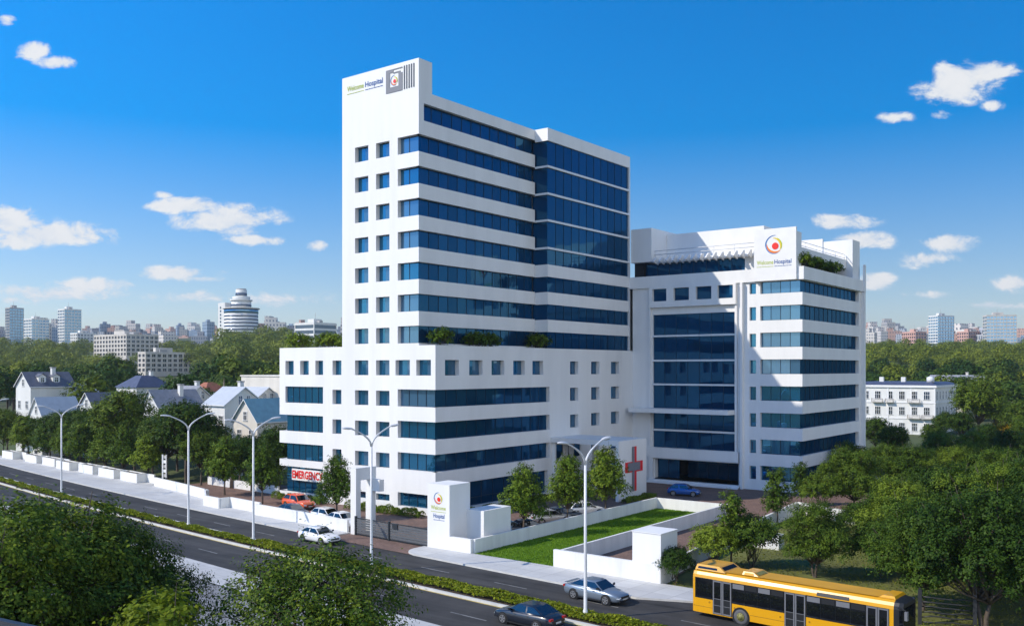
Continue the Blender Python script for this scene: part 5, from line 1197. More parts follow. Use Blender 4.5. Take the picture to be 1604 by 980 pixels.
def house(label, px, d, w, ln, eave, ridge, axis, roofm, wallm='house_white', nwin=(2, 3), storeys=2, chim=True, rz=0.0, ztop=None, dormer=False):
    """near corner (max x, min y) on the ground seen at px; ridge runs along 'x' or 'y'"""
    x, y = K(px, d); z = hgt(x, y)
    if ztop is not None: k = ztop - z - ridge; eave += k; ridge += k
    t = thing('house', label, 'house', (x, y, z), rz)
    mb = MB(); mb.box(-w, 0, 0, ln, -2.5, eave, wallm, 't')
    o_ = .35
    if axis == 'y':
        for yy in (0, ln): mb.poly([(-w, yy, eave), (0, yy, eave), (-w/2, yy, ridge)], wallm)
    elif axis == 'x':
        for xx in (-w, 0): mb.poly([(xx, 0, eave), (xx, ln, eave), (xx, ln/2, ridge)], wallm)
    mb.build('wall', t)
    r = MB(); th = .18; s = (ridge - eave)
    def slab(q):
        r.poly([(a, b, c + th) for a, b, c in q], roofm); r.poly([(a, b, c + .02) for a, b, c in q], roofm)
        for i in range(4): a, b = q[i], q[(i + 1) % 4]; r.poly([(a[0], a[1], a[2] + .02), (b[0], b[1], b[2] + .02), (b[0], b[1], b[2] + th), (a[0], a[1], a[2] + th)], 'white_paint')
    if axis == 'y':
        k = o_*s/(w/2)
        slab([(o_, -o_, eave - k), (o_, ln + o_, eave - k), (-w/2, ln + o_, ridge), (-w/2, -o_, ridge)]); slab([(-w - o_, -o_, eave - k), (-w - o_, ln + o_, eave - k), (-w/2, ln + o_, ridge), (-w/2, -o_, ridge)])
    elif axis == 'x':
        k = o_*s/(ln/2)
        slab([(-w - o_, -o_, eave - k), (o_, -o_, eave - k), (o_, ln/2, ridge), (-w - o_, ln/2, ridge)]); slab([(-w - o_, ln + o_, eave - k), (o_, ln + o_, eave - k), (o_, ln/2, ridge), (-w - o_, ln/2, ridge)])
    elif axis == 'hip':
        h = min(w, ln)*.36; a = [(-w - o_, -o_), (o_, -o_), (o_, ln + o_), (-w - o_, ln + o_)]; b = [(-w + h, h), (-h, h), (-h, ln - h), (-w + h, ln - h)]
        for i in range(4): j = (i + 1) % 4; r.poly([(*a[i], eave), (*a[j], eave), (*b[j], ridge), (*b[i], ridge)], roofm)
        r.poly([(*p, ridge) for p in b], roofm); r.poly([(*p, eave - .01) for p in a], 'white_paint')
    ro = r.build('roof', t)
    if chim:
        c = MB(); cx, cy = (-w*.5 + .9, ln*.62) if axis != 'x' else (-w*.35, ln*.5 + .7); c.box(cx - .35, cx + .35, cy - .35, cy + .35, eave, ridge + .9, wallm); c.box(cx - .45, cx + .45, cy - .45, cy + .45, ridge + .9, ridge + 1.1, 'concrete_grey'); c.build('chimney', ro)
    fl = eave/storeys
    for q in range(storeys):
        zz = q*fl + fl*.32
        for i in range(nwin[0]): winunit(t, (-w + w*(i + .5)/nwin[0], 0, zz), 1.05, 1.5, 'f')
        for i in range(nwin[1]): winunit(t, (0, ln*(i + .5)/nwin[1], zz), 1.05, 1.5, 'r')
    if axis == 'y': winunit(t, (-w/2, 0, eave + .05), .9, 1.3, 'f')
    if axis == 'x':
        for k in (-.75, .75): winunit(t, (0, ln/2 + k, eave + .0), .8, 1.4, 'r')
    dr = MB(); dr.box(-w*.5 - .5, -w*.5 + .5, -.06, -.005, 0, 2.1, 'dark_trim'); dr.build('door', t)
    if dormer:
        for yy in (ln*.3, ln*.62):
            g_ = MB(); zb = eave + s*.25; xo = -w*.12; g_.box(xo - 2.0, xo, yy - .7, yy + .7, zb, zb + 1.2, wallm, 'b'); g_.poly([(xo + .2, yy - .9, zb + 1.2), (xo + .2, yy, zb + 1.8), (xo - 2.2, yy, zb + 1.8), (xo - 2.2, yy - .9, zb + 1.2)], roofm); g_.poly([(xo + .2, yy + .9, zb + 1.2), (xo + .2, yy, zb + 1.8), (xo - 2.2, yy, zb + 1.8), (xo - 2.2, yy + .9, zb + 1.2)], roofm); g_.poly([(xo + .004, yy - .7, zb + 1.2), (xo + .004, yy + .7, zb + 1.2), (xo + .004, yy, zb + 1.68)], wallm)
            go = g_.build('dormer', ro); winunit(go, (xo, yy, zb + .1), .8, .95, 'r')
    return t
house('large slate roofed white house with dormers at the far left', 48, 178, 6.0, 8.6, 7.2, 9.8, 'y', 'slate_roof', nwin=(2, 4), ztop=15.2, dormer=True)
house('white front wing with a steep gable before the slate roofed house', 66, 168, 4.5, 7.0, 4.2, 7, 'y', 'metal_roof', ztop=10.6, nwin=(1, 2), chim=False)
house('white house with a navy hipped roof among the dark trees', 214, 196, 8.0, 8.5, 7, 9.5, 'hip', 'navy_roof', ztop=14.5)
house('small white gable house with a blue grey roof left of the tallest tree', 147, 163, 5.0, 6.5, 6, 8.4, 'y', 'slate_roof', ztop=11.6, nwin=(1, 2), chim=False)
house('long grey roofed house with a white curved gable right of the tallest tree', 248, 157, 5.2, 8.6, 6, 8.6, 'y', 'roof_grey', ztop=12.2, nwin=(2, 4))
house('large white gable house with a pale metal roof beside the palms', 352, 146, 5.4, 7.4, 8.0, 10.6, 'x', 'metal_roof', ztop=12.9, nwin=(3, 2))
house('white house wing with metal roof behind the large gable house', 396, 160, 7, 6.5, 8, 10.3, 'x', 'metal_roof', ztop=12.6, nwin=(2, 2), chim=False)
house('cream house with a teal blue roof beside the low hospital block', 403, 134, 5.6, 12.5, 6.0, 9.0, 'y', 'teal_roof', 'house_cream', ztop=11.4, nwin=(2, 4))
house('small white cottage with a metal roof beside the big slate roofed house', 118, 186, 4.6, 5.0, 4.6, 6.8, 'y', 'metal_roof', ztop=13.0, nwin=(1, 2), chim=False)
house('little white house with a grey gable roof behind the long grey roofed house', 292, 172, 5.0, 5.5, 5, 7.2, 'x', 'roof_grey', ztop=12.6, nwin=(2, 1))
house('low white house with a brick red roof tucked between the trees', 322, 186, 4.6, 5.0, 5, 6.8, 'hip', 'terracotta', ztop=13.2, nwin=(2, 1), chim=False)
def flatblock(label, px, d, w, ln, ztop):
    x, y = K(px, d); z = hgt(x, y); t = thing('flat_building', label, 'building', (x, y, z)); h = ztop - z
    mb = MB(); mb.box(-w, 0, 0, ln, -2, h, 'house_cream'); mb.build('wall', t)
    mb = MB(); mb.box(-w - .15, .15, -.15, ln + .15, h, h + .25, 'house_cream'); mb.build('coping', t)
    for i, (fx, fz) in enumerate(((.12, .8), (.3, .8), (.12, .55), (.3, .55), (.2, .36), (.62, .46), (.85, .46))): winunit(t, (-w + w*fx, 0, h*fz), .55, .6, 'f', 0, frame='house_cream')
    return t
flatblock('plain flat cream building with tiny vents, half hidden behind the low block', 462, 160, 15, 14, 14.6)
house('pale house with grey roof in the wood behind the three storey house', 1541, 285, 16, 8, 7, 10, 'x', 'roof_grey', 'house_cream', ztop=13.8, nwin=(5, 2))
# three storey white town house at the right
def townhouse():
    x, y = K(1465, 222); t = thing('town_house', 'three storey white town house with balconies and flat slate roof', 'house', (x, y, 0))
    w, ln, h = 20.0, 22, 11.9
    mb = MB(); mb.box(-w, 0, 0, ln, -1, h, 'house_white')
    for z in (3.75, 7.6): mb.box(-w - .12, .12, -.12, ln + .12, z, z + .25, 'white_paint')
    for xx in (-w, -w + 3.6, -11.0, -5.6, -.25): mb.box(xx - .05, xx + .3, -.1, -.004, .0, 3.74, 'white_paint'); mb.box(xx - .05, xx + .3, -.1, -.004, 4.02, 7.58, 'white_paint'); mb.box(xx - .05, xx + .3, -.1, -.004, 7.86, 11.3, 'white_paint')
    mb.build('wall', t)
    mb = MB(); mb.box(-w - .35, .35, -.35, ln + .35, 11.4, 11.95, 'white_paint'); mb.build('cornice', t)
    r = MB(); a = [(-w - .3, -.3), (.3, -.3), (.3, ln + .3), (-w - .3, ln + .3)]; b = [(-w + 1.5, 1.6), (-1.5, 1.6), (-1.5, ln - 1.5), (-w + 1.5, ln - 1.5)]
    for i in range(4): j = (i + 1) % 4; r.poly([(*a[i], 11.96), (*a[j], 11.96), (*b[j], 12.7), (*b[i], 12.7)], 'navy_roof')
    r.poly([(*p, 12.7) for p in b], 'navy_roof'); ro = r.build('roof', t)
    for xx, yy in ((-14, 6), (-8.5, 5), (-3, 7)): c = MB(); c.box(xx - .5, xx + .5, yy - .4, yy + .4, 12.6, 13.9, 'house_white'); c.build('chimney', ro)
    c = MB(); c.lathe([(.9, 12.6), (.9, 13.4), (.7, 13.9), (.3, 14.1)], 'galvanised', (-1.8, 3.2, 0), 14); c.build('roof_tank', ro)
    for q, zz in enumerate((.9, 4.75, 8.55)):
        for i in range(7): winunit(t, (-1.9 - i*2.85, 0, zz), 1.45, 1.95, 'f', 2, frame='white_paint')
        for i in range(7): winunit(t, (0, 1.6 + i*3.1, zz), 1.1, 2.0, 'r', 1)
    def balcony(xc, z, bw):
        b_ = MB(); b_.box(xc - bw/2, xc + bw/2, -1.0, -.13, z, z + .16, 'concrete_pale')
        for i in range(int(bw/.22) + 1): xx = xc - bw/2 + .02 + i*.22; b_.box(xx, xx + .05, -.99, -.94, z + .161, z + .95, 'concrete_grey')
        for xx in (xc - bw/2, xc + bw/2 - .05):
            for k in range(4): b_.box(xx, xx + .05, -.9 + k*.2, -.86 + k*.2, z + .161, z + .95, 'concrete_grey')
        b_.box(xc - bw/2, xc + bw/2, -1.0, -.93, z + .951, z + 1.02, 'concrete_grey'); b_.build('balcony', t)
    balcony(-4.75, 7.7, 2.8); balcony(-13.3, 7.7, 2.6); balcony(-10.4, 7.7, 1.9); balcony(-4.75, 3.86, 2.9); balcony(-1.6, 3.86, 2.6)
townhouse()
# =================================================================== larger buildings in the wood and the skyline
def block(label, px, d, w, ln, ztop, floors, nf, nr, wallm, winm='far_window', rz=0.0, h=None, band=False, fh=3.0, roofbox=True, wf=.33, name='office_building', cat='building', roofm='roof_screed', cover=.62):
    """near corner at px; framed grid of window openings on the two fronts in view"""
    x, y = K(px, d); z = ztop - floors*fh - .9; t = thing(name, label, cat, (x, y, z), rz); H = floors*fh + .9
    mb = MB(); fr, sd = [], []; dp = .5
    for q in range(floors):
        lo = q*fh + fh*(.5 - cover/2); hi = lo + fh*cover
        if band: fr.append((-w + .6, -.6, lo, hi)); sd.append((.6, ln - .6, lo, hi))
        else:
            for i in range(nf): a = -w + w*(i + .5)/nf; fr.append((a - w/nf*wf, a + w/nf*wf, lo, hi))
            for i in range(nr): a = ln*(i + .5)/nr; sd.append((a - ln/nr*wf, a + ln/nr*wf, lo, hi))
    panel(mb, (0, 0), E_X, N_F, -w, 0, -12, H, fr, wallm, dp); panel(mb, (0, 0), E_Y, N_R, 0, ln, -12, H, sd, wallm, dp)
    mb.poly([(-w, 0, -12), (-w, ln, -12), (-w, ln, H), (-w, 0, H)], wallm); mb.poly([(-w, ln, -12), (0, ln, -12), (0, ln, H), (-w, ln, H)], wallm); mb.poly([(-w, 0, H - .3), (0, 0, H - .3), (0, ln, H - .3), (-w, ln, H - .3)], roofm)
    mb.build('wall', t)
    for (hs, o, e, n) in ((fr, (0, 0), E_X, N_F), (sd, (0, 0), E_Y, N_R)):
        for a, b, lo, hi in hs:
            g = MB(); P = lambda s, zz, o=o, e=e, n=n: (o[0] + e[0]*s - n[0]*(dp - .03), o[1] + e[1]*s - n[1]*(dp - .03), zz)
            g.poly([P(a, lo), P(b, lo), P(b, hi), P(a, hi)], winm)
            c = (a + b)/2
            if not band: g.poly([(*[v - k*.06 for v, k in zip(P(c - .1, 0)[:2], (-n[0], -n[1]))], lo), (*[v - k*.06 for v, k in zip(P(c + .1, 0)[:2], (-n[0], -n[1]))], lo), (*[v - k*.06 for v, k in zip(P(c + .1, 0)[:2], (-n[0], -n[1]))], hi), (*[v - k*.06 for v, k in zip(P(c - .1, 0)[:2], (-n[0], -n[1]))], hi)], wallm)
            g.build('window_band' if band else 'window', t)
    if roofbox:
        r = MB(); r.box(-w*.62, -w*.3, ln*.25, ln*.6, H - .3, H + 2.6, wallm); r.box(-w*.2, -w*.08, ln*.3, ln*.45, H - .3, H + 1.4, 'concrete_grey'); r.tube([(-w*.4, ln*.4, H + 2.6), (-w*.4, ln*.4, H + 7)], .12, 'concrete_grey', 5); r.build('roof_plant', t)
    return t
block('long pale concrete block with five rows of square windows on the wooded hill', 198, 680, 46, 26, 41.5, 5, 11, 7, 'concrete_pale', fh=3.1)
block('lower pale block with gallery bays in front of the long block', 228, 560, 8.5, 33, 26.2, 4, 2, 9, 'concrete_pale', fh=2.9)
block('white office block with dark ribbon floors beside the hospital tower', 492, 620, 20, 20, 47, 7, 1, 1, 'house_white', band=True, fh=3.7)
block('slim blue glass tower block, leftmost on the skyline', 15, 1000, 10, 15, 82, 14, 3, 5, 'city_wall' if False else 'concrete_grey', 'tower_glass', fh=3.1, name='tower_block', cat='tower', wf=.42, cover=.74)
block('shorter blue and white tower block between the two slim ones', 50, 960, 18, 18, 68, 11, 5, 5, 'house_white', 'tower_glass', fh=3.1, name='tower_block', cat='tower', wf=.42)
block('blue and white tower block, third from the left on the skyline', 101, 960, 14, 18, 78, 14, 4, 5, 'house_white', 'tower_glass', fh=3.1, name='tower_block', cat='tower', wf=.42)
block('low white block beside the third blue tower', 121, 930, 14, 20, 52, 6, 4, 6, 'house_white', fh=3.0)
block('white and blue tower block on the right skyline', 1469, 1000, 14, 22, 73.5, 11, 4, 6, 'house_white', 'tower_glass', rz=math.radians(-35), fh=3.2, name='tower_block', cat='tower', wf=.42)
block('wide blue windowed slab at the right picture edge', 1546, 900, 12, 27, 68, 11, 2, 9, 'concrete_pale', 'tower_glass', rz=math.radians(-62), fh=3.2, name='tower_block', cat='tower', wf=.42)
block('pink apartment block with stepped roof left of the right tower', 1434, 900, 17, 14, 52, 6, 7, 4, 'pink_wall', rz=math.radians(-30), fh=3.2, name='apartment_building')
block('pink apartment block between the two right towers', 1517, 940, 14, 16, 54, 6, 5, 5, 'pink_wall', rz=math.radians(-30), fh=3.2, name='apartment_building')
block('small white building low on the wooded hill', 440, 480, 9, 9, 15.5, 2, 2, 2, 'house_white', fh=3, roofbox=False)
# round stepped tower
def drum():
    d = 880; x, y = K(378, d); z = 34; t = thing('round_tower', 'white round stepped tower with banded floors and a slab beside it', 'tower', (x, y, z))
    def ring(name, r, z0, z1, m, seg=12): b = MB(); b.lathe([(r, z0), (r, z1)], m, seg=seg); return b.build(name, t)
    ring('drum_wall', 15.6, -8, 38.5, 'house_white')
    for i in range(11):
        zz = 2 + i*3.2; b = MB(); b.lathe([(15.65, zz), (15.75, zz + .02), (15.75, zz + 1.25), (15.65, zz + 1.27)], 'far_window' if i < 10 else 'tower_glass', seg=12); b.build('window_band', t)
    ring('cornice', 17.2, 38.2, 39.3, 'concrete_pale'); ring('window_band', 15.9, 34.6, 37.9, 'tower_glass')
    ring('upper_drum', 9.2, 39.3, 46, 'house_white'); ring('window_band', 9.4, 41, 42.6, 'far_window'); ring('balcony_ring', 10.4, 46, 47.2, 'house_white'); ring('upper_drum', 8.2, 47.2, 50, 'house_white')
    ring('crown_drum', 5.2, 50, 56.5, 'house_white'); ring('window_band', 5.3, 51, 53.5, 'far_window'); ring('roof_cap', 4.6, 56.5, 57.6, 'concrete_grey')
    b = MB(); b.box(-28, -17.2, -6, 8, -8, 45, 'house_white'); b.box(-17.2, -13, -2, 6, -8, 39, 'tower_glass'); b.build('slab_tower', t)
    for i in range(12):
        b = MB(); b.box(-25, -23, -6.1, -6.004, 2 + i*3.4, 4 + i*3.4, 'far_window'); b.build('window', t)
drum()
# far low-rise city, each house an object of its own
rc = random.Random(21)
CM = []
for i, m in enumerate(('city_pale', 'city_pink', 'city_grey', 'city_blue', 'city_pale', 'city_pink', 'city_pale', 'city_grey')):
    mb = MB(); w, l, h = rc.uniform(11, 22), rc.uniform(10, 20), rc.uniform(9, 17); mb.box(-w/2, w/2, -l/2, l/2, -8, h, m, 't'); mb.poly([(-w/2, -l/2, h), (w/2, -l/2, h), (w/2, l/2, h), (-w/2, l/2, h)], 'city_roof' if i % 3 else 'roof_screed')
    if i % 2: mb.box(-w*.3, w*.05, -l*.2, l*.2, h + .01, h + rc.uniform(2, 4), m)
    else: mb.box(-w/2 + .5, 0, -l/2 + .6, l/2 - .6, h + .01, h + rc.uniform(2.5, 5), m)
    o = mb.build('far_house'); CM.append(o.data); bpy.data.objects.remove(o)
def far_city(n, p0, p1, d0, d1, lab, grp):
    for i in range(n):
        u = rc.random()**.8; d = d0 + (d1 - d0)*u; px = rc.uniform(p0, p1); x, y = K(px, d)
        o = link('far_house', rc.choice(CM)); s = rc.uniform(.75, 1.3)*(1 + u*.35); o.scale = (s, s, s*rc.uniform(.8, 1.5)); o.location = (x, y, hgt(x, y) - 1); o.rotation_euler = (0, 0, rc.uniform(-.9, .9))
        tag(o, lab, 'building', grp)
far_city(190, -20, 545, 900, 2500, 'small far building in the hazy low-rise city left of the hospital tower', 'far low-rise city on the left')
far_city(80, 1335, 1625, 930, 2300, 'small far building in the hazy low-rise city right of the hospital', 'far low-rise city on the right')
# =================================================================== the wood
WP = []
for i in range(6):
    rng = np.random.default_rng(200 + i); h, w = rng.uniform(9.5, 13), rng.uniform(7.6, 10)
    lb = [l for l in lobes_for(rng, 'round', h, w)]
    V = crown(rng, lb, 460, 5, .68, .42, .86, .2, .5)
    tr = np.array([[(-.2, -.2, -1), (.2, -.2, -1), (.2, -.2, 5), (-.2, -.2, 5)], [(.2, -.2, -1), (.2, .2, -1), (.2, .2, 5), (.2, -.2, 5)], [(-.2, -.2, -1), (-.2, .2, -1), (-.2, .2, 5), (-.2, -.2, 5)], [(-.2, .2, -1), (.2, .2, -1), (.2, .2, 5), (-.2, .2, 5)]], float).reshape(-1, 3)
    WP.append((V, quads('wood_tree', np.concatenate([V, tr]), [M['leaf_wood'], M['bark']], [0]*(len(V)//4) + [1]*4)))
AV = [(198, 680, 70), (228, 560, 42), (492, 620, 30), (440, 480, 12), (48, 185, 22), (214, 200, 12), (147, 166, 8), (248, 163, 13), (352, 150, 10), (462, 165, 16), (1541, 285, 14), (1465, 232, 24), (403, 140, 10)]
AV = [(K(p, d + 8), r) for p, d, r in AV]
def wood():
    rw_ = random.Random(31); P = []
    for p0, p1, d0, d1, sp in ((-60, 545, 172, 330, 10.2), (-50, 545, 330, 800, 12.5), (1325, 1760, 255, 400, 10.6), (1325, 1760, 400, 800, 13)):
        n = int((p1 - p0)/F*(d1*d1 - d0*d0)/2/(sp*sp)*1.5)
        for _ in range(n):
            d = math.sqrt(rw_.uniform(d0*d0, d1*d1)); px = rw_.uniform(p0, p1); x, y = K(px, d)
            if any((x - a[0])**2 + (y - a[1])**2 < r*r*.36 for a, r in AV): continue
            if d < 215 and (px < 140 or 182 < px < 262): continue
            if 1325 < px < 1500 and d < 262: continue
            # keep sight lines to the mid-distance blocks open
            if 206 < px < 314 and 205 < d < 556: continue
            if 135 < px < 262 and 600 < d < 676: continue
            if any((x - q[0])**2 + (y - q[1])**2 < (sp*.62)**2 for q in P[-400:]): continue
            P.append((x, y, d, px))
    P.sort(key=lambda q: q[2]); bulk = []
    for i, (x, y, d, px) in enumerate(P):
        s = rw_.uniform(.68, 1.25)*(1 + .12*(d > 500)); a = rw_.uniform(0, 6.28); z = hgt(x, y)
        if 350 < px < 490 and d > 480: s *= 1.5
        if i < 280:
            o = link('wood_tree', rw_.choice(WP)[1]); o.location = (x, y, z); o.rotation_euler = (0, 0, a); o.scale = (s, s, s*rw_.uniform(.85, 1.1))
            if px < 800: tag(o, 'round headed tree of the dense wood behind the white houses on the left', 'tree', 'trees of the wood left of the hospital')
            else: tag(o, 'round headed tree of the dense wood right of the hospital, behind the town house', 'tree', 'trees of the wood right of the hospital')
        else:
            V = rw_.choice(WP)[0]; V = V.reshape(-1, 4, 3)[::2].reshape(-1, 3)*s; c, sn = math.cos(a), math.sin(a)
            bulk.append(np.stack([V[:, 0]*c - V[:, 1]*sn + x, V[:, 0]*sn + V[:, 1]*c + y, V[:, 2] + z], 1))
    print('wood', len(P), len(bulk))
    tag(link('woodland', quads('woodland', np.concatenate(bulk), [M['leaf_wood']])), kind='stuff')
wood()
# dark flat roof whose corner shows at the bottom left
x, y = K(47, 26); nb = thing('near_building', 'dark flat roofed building, only its roof corner showing at the bottom left', 'building', (x, y, 0), math.radians(8))
mb = MB(); mb.box(-14, 0, -9, 0, 0, 8.3, 'concrete_grey'); mb.build('wall', nb)
mb = MB(); mb.box(-14.2, .2, -9.2, .2, 8.3, 8.45, 'near_roof'); mb.box(-14.2, .2, .0, .2, 8.45, 8.75, 'near_roof'); mb.box(0, .2, -9.2, -.005, 8.45, 8.75, 'near_roof'); mb.build('roof', nb)
# =================================================================== sky, sun, haze, camera
wld = bpy.data.worlds.new('World'); SC.world = wld; wld.use_nodes = True
t = wld.node_tree; t.nodes.clear()
out = nd(t, 'ShaderNodeOutputWorld')
sky = nd(t, 'ShaderNodeTexSky', sky_type='NISHITA'); sky.sun_disc = False; sky.sun_elevation = EL; sky.sun_rotation = math.atan2(SUNH.x, SUNH.y)
sky.altitude = 50; sky.air_density = 1.0; sky.dust_density = .15; sky.ozone_density = 3.2
bg = nd(t, 'ShaderNodeBackground'); bg.inputs['Strength'].default_value = .145
hs = nd(t, 'ShaderNodeHueSaturation');  hs.inputs['Value'].default_value = 1.0
t.links.new(sky.outputs[0], hs.inputs['Color']); t.links.new(hs.outputs[0], bg.inputs['Color'])
# fair-weather clouds fixed in the sky: p = (bearing, height) tangents about the street axis
tc = nd(t, 'ShaderNodeTexCoord')
def dot(v):
    n = nd(t, 'ShaderNodeVectorMath', operation='DOT_PRODUCT'); n.inputs[1].default_value = v; t.links.new(tc.outputs['Generated'], n.inputs[0]); return n.outputs['Value']
def mth(op, a, b=None, c=None):
    n = nd(t, 'ShaderNodeMath', operation=op)
    for i, q in enumerate((a, b, c)):
        if q is None: continue
        if isinstance(q, (int, float)): n.inputs[i].default_value = q
        else: t.links.new(q, n.inputs[i])
    return n.outputs[0]
right, ahead, up = dot((.79496, .60662, 0)), dot((-.60662, .79496, 0)), dot((0, 0, 1))
ah = mth('MAXIMUM', ahead, .05)
sr = nd(t, 'ShaderNodeMapRange', interpolation_type='SMOOTHSTEP'); sr.inputs[1].default_value = .0; sr.inputs[2].default_value = .40; sr.inputs[3].default_value = 1.28; sr.inputs[4].default_value = 1.72
t.links.new(up, sr.inputs[0]); t.links.new(sr.outputs[0], hs.inputs['Saturation'])
vr = nd(t, 'ShaderNodeMapRange', interpolation_type='SMOOTHSTEP'); vr.inputs[1].default_value = 0.0; vr.inputs[2].default_value = .42; vr.inputs[3].default_value = .82; vr.inputs[4].default_value = 1.28
az = nd(t, 'ShaderNodeMapRange', interpolation_type='SMOOTHSTEP'); az.inputs[1].default_value = -.6; az.inputs[2].default_value = .62; az.inputs[3].default_value = 1.10; az.inputs[4].default_value = .74
t.links.new(right, az.inputs[0]); t.links.new(up, vr.inputs[0]); t.links.new(mth('MULTIPLY', vr.outputs[0], az.outputs[0]), hs.inputs['Value'])
wb = nd(t, 'ShaderNodeMixRGB', blend_type='MULTIPLY'); wb.inputs[0].default_value = 1; wb.inputs[2].default_value = (1.0, .94, 1.03, 1); t.links.new(hs.outputs[0], wb.inputs[1]); t.links.new(wb.outputs[0], bg.inputs['Color'])
P = nd(t, 'ShaderNodeCombineXYZ'); t.links.new(mth('DIVIDE', right, ah), P.inputs[0]); t.links.new(mth('DIVIDE', up, ah), P.inputs[1])
CLOUDS = [(18, 348, 62, 28, 1.0), (75, 368, 100, 20, 1.05), (30, 378, 55, 12, .8), (300, 322, 62, 13, .95), (360, 345, 75, 22, 1.1), (400, 376, 48, 9, .85), (275, 429, 68, 12, .95), (310, 436, 45, 7, .8), (52, 80, 30, 14, .95), (88, 97, 32, 10, .9), (12, 32, 16, 9, .7), (495, 385, 20, 9, .7), (150, 447, 70, 12, .62), (90, 460, 110, 16, .7), (430, 470, 90, 14, .6), (300, 466, 90, 12, .6), (255, 305, 16, 6, .6),
          (1545, 112, 52, 20, 1.05), (1490, 140, 55, 22, 1.1), (1510, 120, 60, 28, .9), (1400, 184, 30, 10, .75), (1470, 182, 22, 9, .7), (1557, 166, 18, 8, .6), (1484, 380, 42, 15, 1.0), (1450, 407, 44, 13, .92), (1322, 346, 52, 13, .9), (1356, 378, 42, 15, .95), (1376, 440, 28, 14, .95), (1590, 443, 32, 15, .95), (1555, 478, 60, 8, .85), (1440, 462, 50, 7, .5)]
acc = None
for px, py, rx, ry, s in CLOUDS:
    sb = nd(t, 'ShaderNodeVectorMath', operation='SUBTRACT'); t.links.new(P.outputs[0], sb.inputs[0]); sb.inputs[1].default_value = ((px - CX)/F, (HY - py)/F, 0)
    ml = nd(t, 'ShaderNodeVectorMath', operation='MULTIPLY'); t.links.new(sb.outputs[0], ml.inputs[0]); ml.inputs[1].default_value = (F/rx, F/ry, 0)
    ln = nd(t, 'ShaderNodeVectorMath', operation='LENGTH'); t.links.new(ml.outputs[0], ln.inputs[0])
    v = mth('MULTIPLY', mth('MAXIMUM', mth('SUBTRACT', 1.4, ln.outputs['Value']), 0.0), s)
    acc = v if acc is None else mth('MAXIMUM', acc, v)
def fbm(scale, off, detail=9, rough=.6, sy=1.7):
    mp = nd(t, 'ShaderNodeMapping'); mp.inputs['Scale'].default_value = (1, sy, 1); mp.inputs['Location'].default_value = off; t.links.new(P.outputs[0], mp.inputs['Vector'])
    n = nd(t, 'ShaderNodeTexNoise'); n.inputs['Scale'].default_value = scale; n.inputs['Detail'].default_value = detail; n.inputs['Roughness'].default_value = rough; n.inputs['Distortion'].default_value = .3
    t.links.new(mp.outputs[0], n.inputs['Vector']); return n.outputs['Fac']
n1 = fbm(23, (0, 0, 0), 12, .64, 1.6); 
dens = mth('ADD', mth('MULTIPLY', acc, .86), mth('MULTIPLY', mth('SUBTRACT', n1, .5), 3.0))
mk = nd(t, 'ShaderNodeMapRange', interpolation_type='SMOOTHSTEP'); mk.inputs[1].default_value = .16; mk.inputs[2].default_value = .80; t.links.new(dens, mk.inputs[0])
gate = mth('GREATER_THAN', ahead, .06); maskc = mth('MULTIPLY', mth('MULTIPLY', mk.outputs[0], gate), mth('MINIMUM', mth('MULTIPLY', acc, 3.0), 1.0))
# sparse thin veil elsewhere in the sky (seen only in reflections)
n3 = fbm(5, (3, 1, 0), 8, .6); 
sh = nd(t, 'ShaderNodeMapRange'); sh.inputs[1].default_value = .35; sh.inputs[2].default_value = .75; t.links.new(n1, sh.inputs[0])
cc = ramp(t, [(0, (.82, .87, .94)), (.45, (.96, .97, .98)), (1, (1, 1, 1))]); t.links.new(mth('MULTIPLY', sh.outputs[0], mth('MINIMUM', dens, 1.0)), cc.inputs['Fac'])
b2 = nd(t, 'ShaderNodeBackground'); b2.inputs['Strength'].default_value = .84; t.links.new(cc.outputs[0], b2.inputs['Color'])
mx = nd(t, 'ShaderNodeMixShader'); t.links.new(mth('MULTIPLY', maskc, .95), mx.inputs[0]); t.links.new(bg.outputs[0], mx.inputs[1]); t.links.new(b2.outputs[0], mx.inputs[2]); t.links.new(mx.outputs[0], out.inputs['Surface'])
# bright cloud bank added out of view, behind right, as fill for the courtyard side
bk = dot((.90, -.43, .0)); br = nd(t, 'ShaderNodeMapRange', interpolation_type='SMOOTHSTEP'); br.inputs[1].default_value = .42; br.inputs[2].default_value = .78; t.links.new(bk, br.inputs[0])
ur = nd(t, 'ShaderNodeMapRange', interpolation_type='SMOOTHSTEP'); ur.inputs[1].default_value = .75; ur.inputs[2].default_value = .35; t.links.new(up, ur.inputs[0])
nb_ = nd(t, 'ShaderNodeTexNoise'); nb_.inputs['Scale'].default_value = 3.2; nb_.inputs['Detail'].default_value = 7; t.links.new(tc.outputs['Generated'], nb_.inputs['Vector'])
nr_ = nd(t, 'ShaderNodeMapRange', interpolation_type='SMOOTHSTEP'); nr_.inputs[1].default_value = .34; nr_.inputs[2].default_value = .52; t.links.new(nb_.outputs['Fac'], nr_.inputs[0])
b3 = nd(t, 'ShaderNodeBackground'); b3.inputs['Color'].default_value = (.90, .95, 1, 1); b3.inputs['Strength'].default_value = 1.6
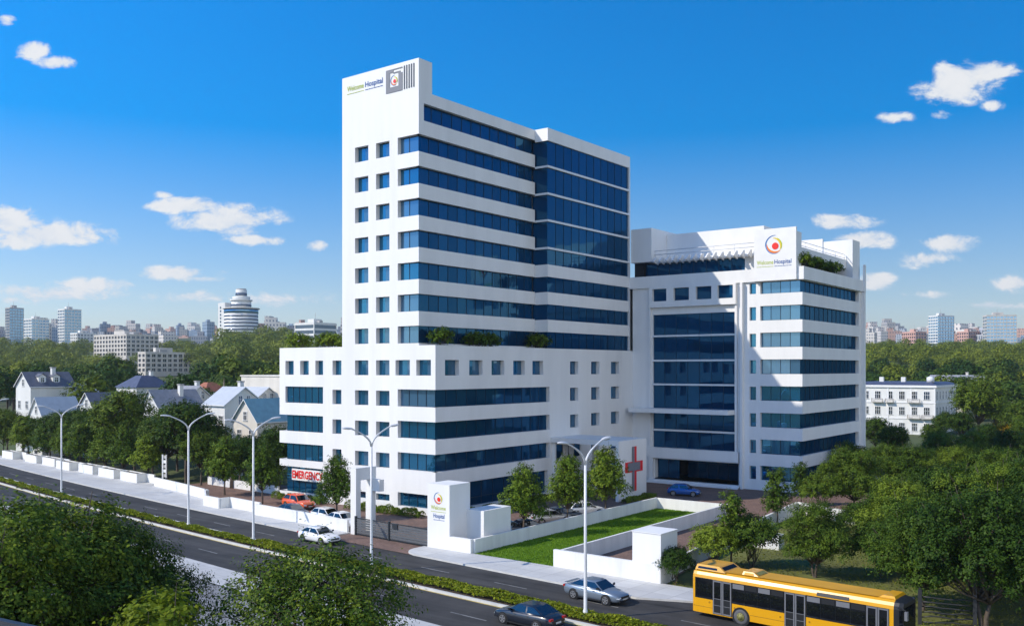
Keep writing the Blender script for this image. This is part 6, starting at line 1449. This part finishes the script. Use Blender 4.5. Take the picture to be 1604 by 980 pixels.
m3 = nd(t, 'ShaderNodeMixShader'); t.links.new(mth('MULTIPLY', mth('MULTIPLY', br.outputs[0], ur.outputs[0]), nr_.outputs[0]), m3.inputs[0]); t.links.new(mx.outputs[0], m3.inputs[1]); t.links.new(b3.outputs[0], m3.inputs[2]); t.links.new(m3.outputs[0], out.inputs['Surface'])
# sun
sl = bpy.data.lights.new('sun', 'SUN'); sl.energy = 4.2; sl.angle = math.radians(.5); sl.color = (1.0, .91, .775)
so = bpy.data.objects.new('sun', sl); COL.objects.link(so)
dr = Vector((-SUNH.x*math.cos(EL), -SUNH.y*math.cos(EL), -math.sin(EL))); so.rotation_euler = dr.to_track_quat('-Z', 'Y').to_euler(); so.location = (0, -60, 90)
# haze: one closed box of even thin air
hm = bpy.data.materials.new('haze'); hm.use_nodes = True; ht = hm.node_tree; ht.nodes.clear()
ho = nd(ht, 'ShaderNodeOutputMaterial'); pv = nd(ht, 'ShaderNodeVolumePrincipled'); pv.inputs['Color'].default_value = (.82, .90, 1, 1); pv.inputs['Density'].default_value = .00011; pv.inputs['Anisotropy'].default_value = .25
ht.links.new(pv.outputs[0], ho.inputs['Volume']); M['haze'] = hm
mb = MB(); mb.box(-9000, 9000, -9000, 9000, -8, 190, 'haze'); tag(mb.build('haze'), kind='stuff')
# camera: level lens, shifted so uprights stay upright
cd = bpy.data.cameras.new('camera'); co = bpy.data.objects.new('camera', cd); COL.objects.link(co)
cd.sensor_width = 36; cd.lens = 36*F/1604; cd.shift_y = (HY - 490)/1604; cd.clip_start = .3; cd.clip_end = 20000
co.location = CAM; co.rotation_euler = (PI/2, 0, math.radians(37.345)); SC.camera = co
SC.view_settings.view_transform = 'Standard'; SC.view_settings.look = 'None'; SC.view_settings.exposure = 0.13; SC.view_settings.gamma = 1; SC.view_settings.use_curve_mapping = False
cy = SC.cycles; cy.use_denoising = True
try: cy.denoiser = 'OPENIMAGEDENOISE'
except Exception: pass
cy.max_bounces = 6; cy.diffuse_bounces = 3; cy.glossy_bounces = 3; cy.transmission_bounces = 3; cy.volume_bounces = 0; cy.transparent_max_bounces = 4; cy.caustics_reflective = False; cy.caustics_refractive = False
cy.sample_clamp_indirect = 4
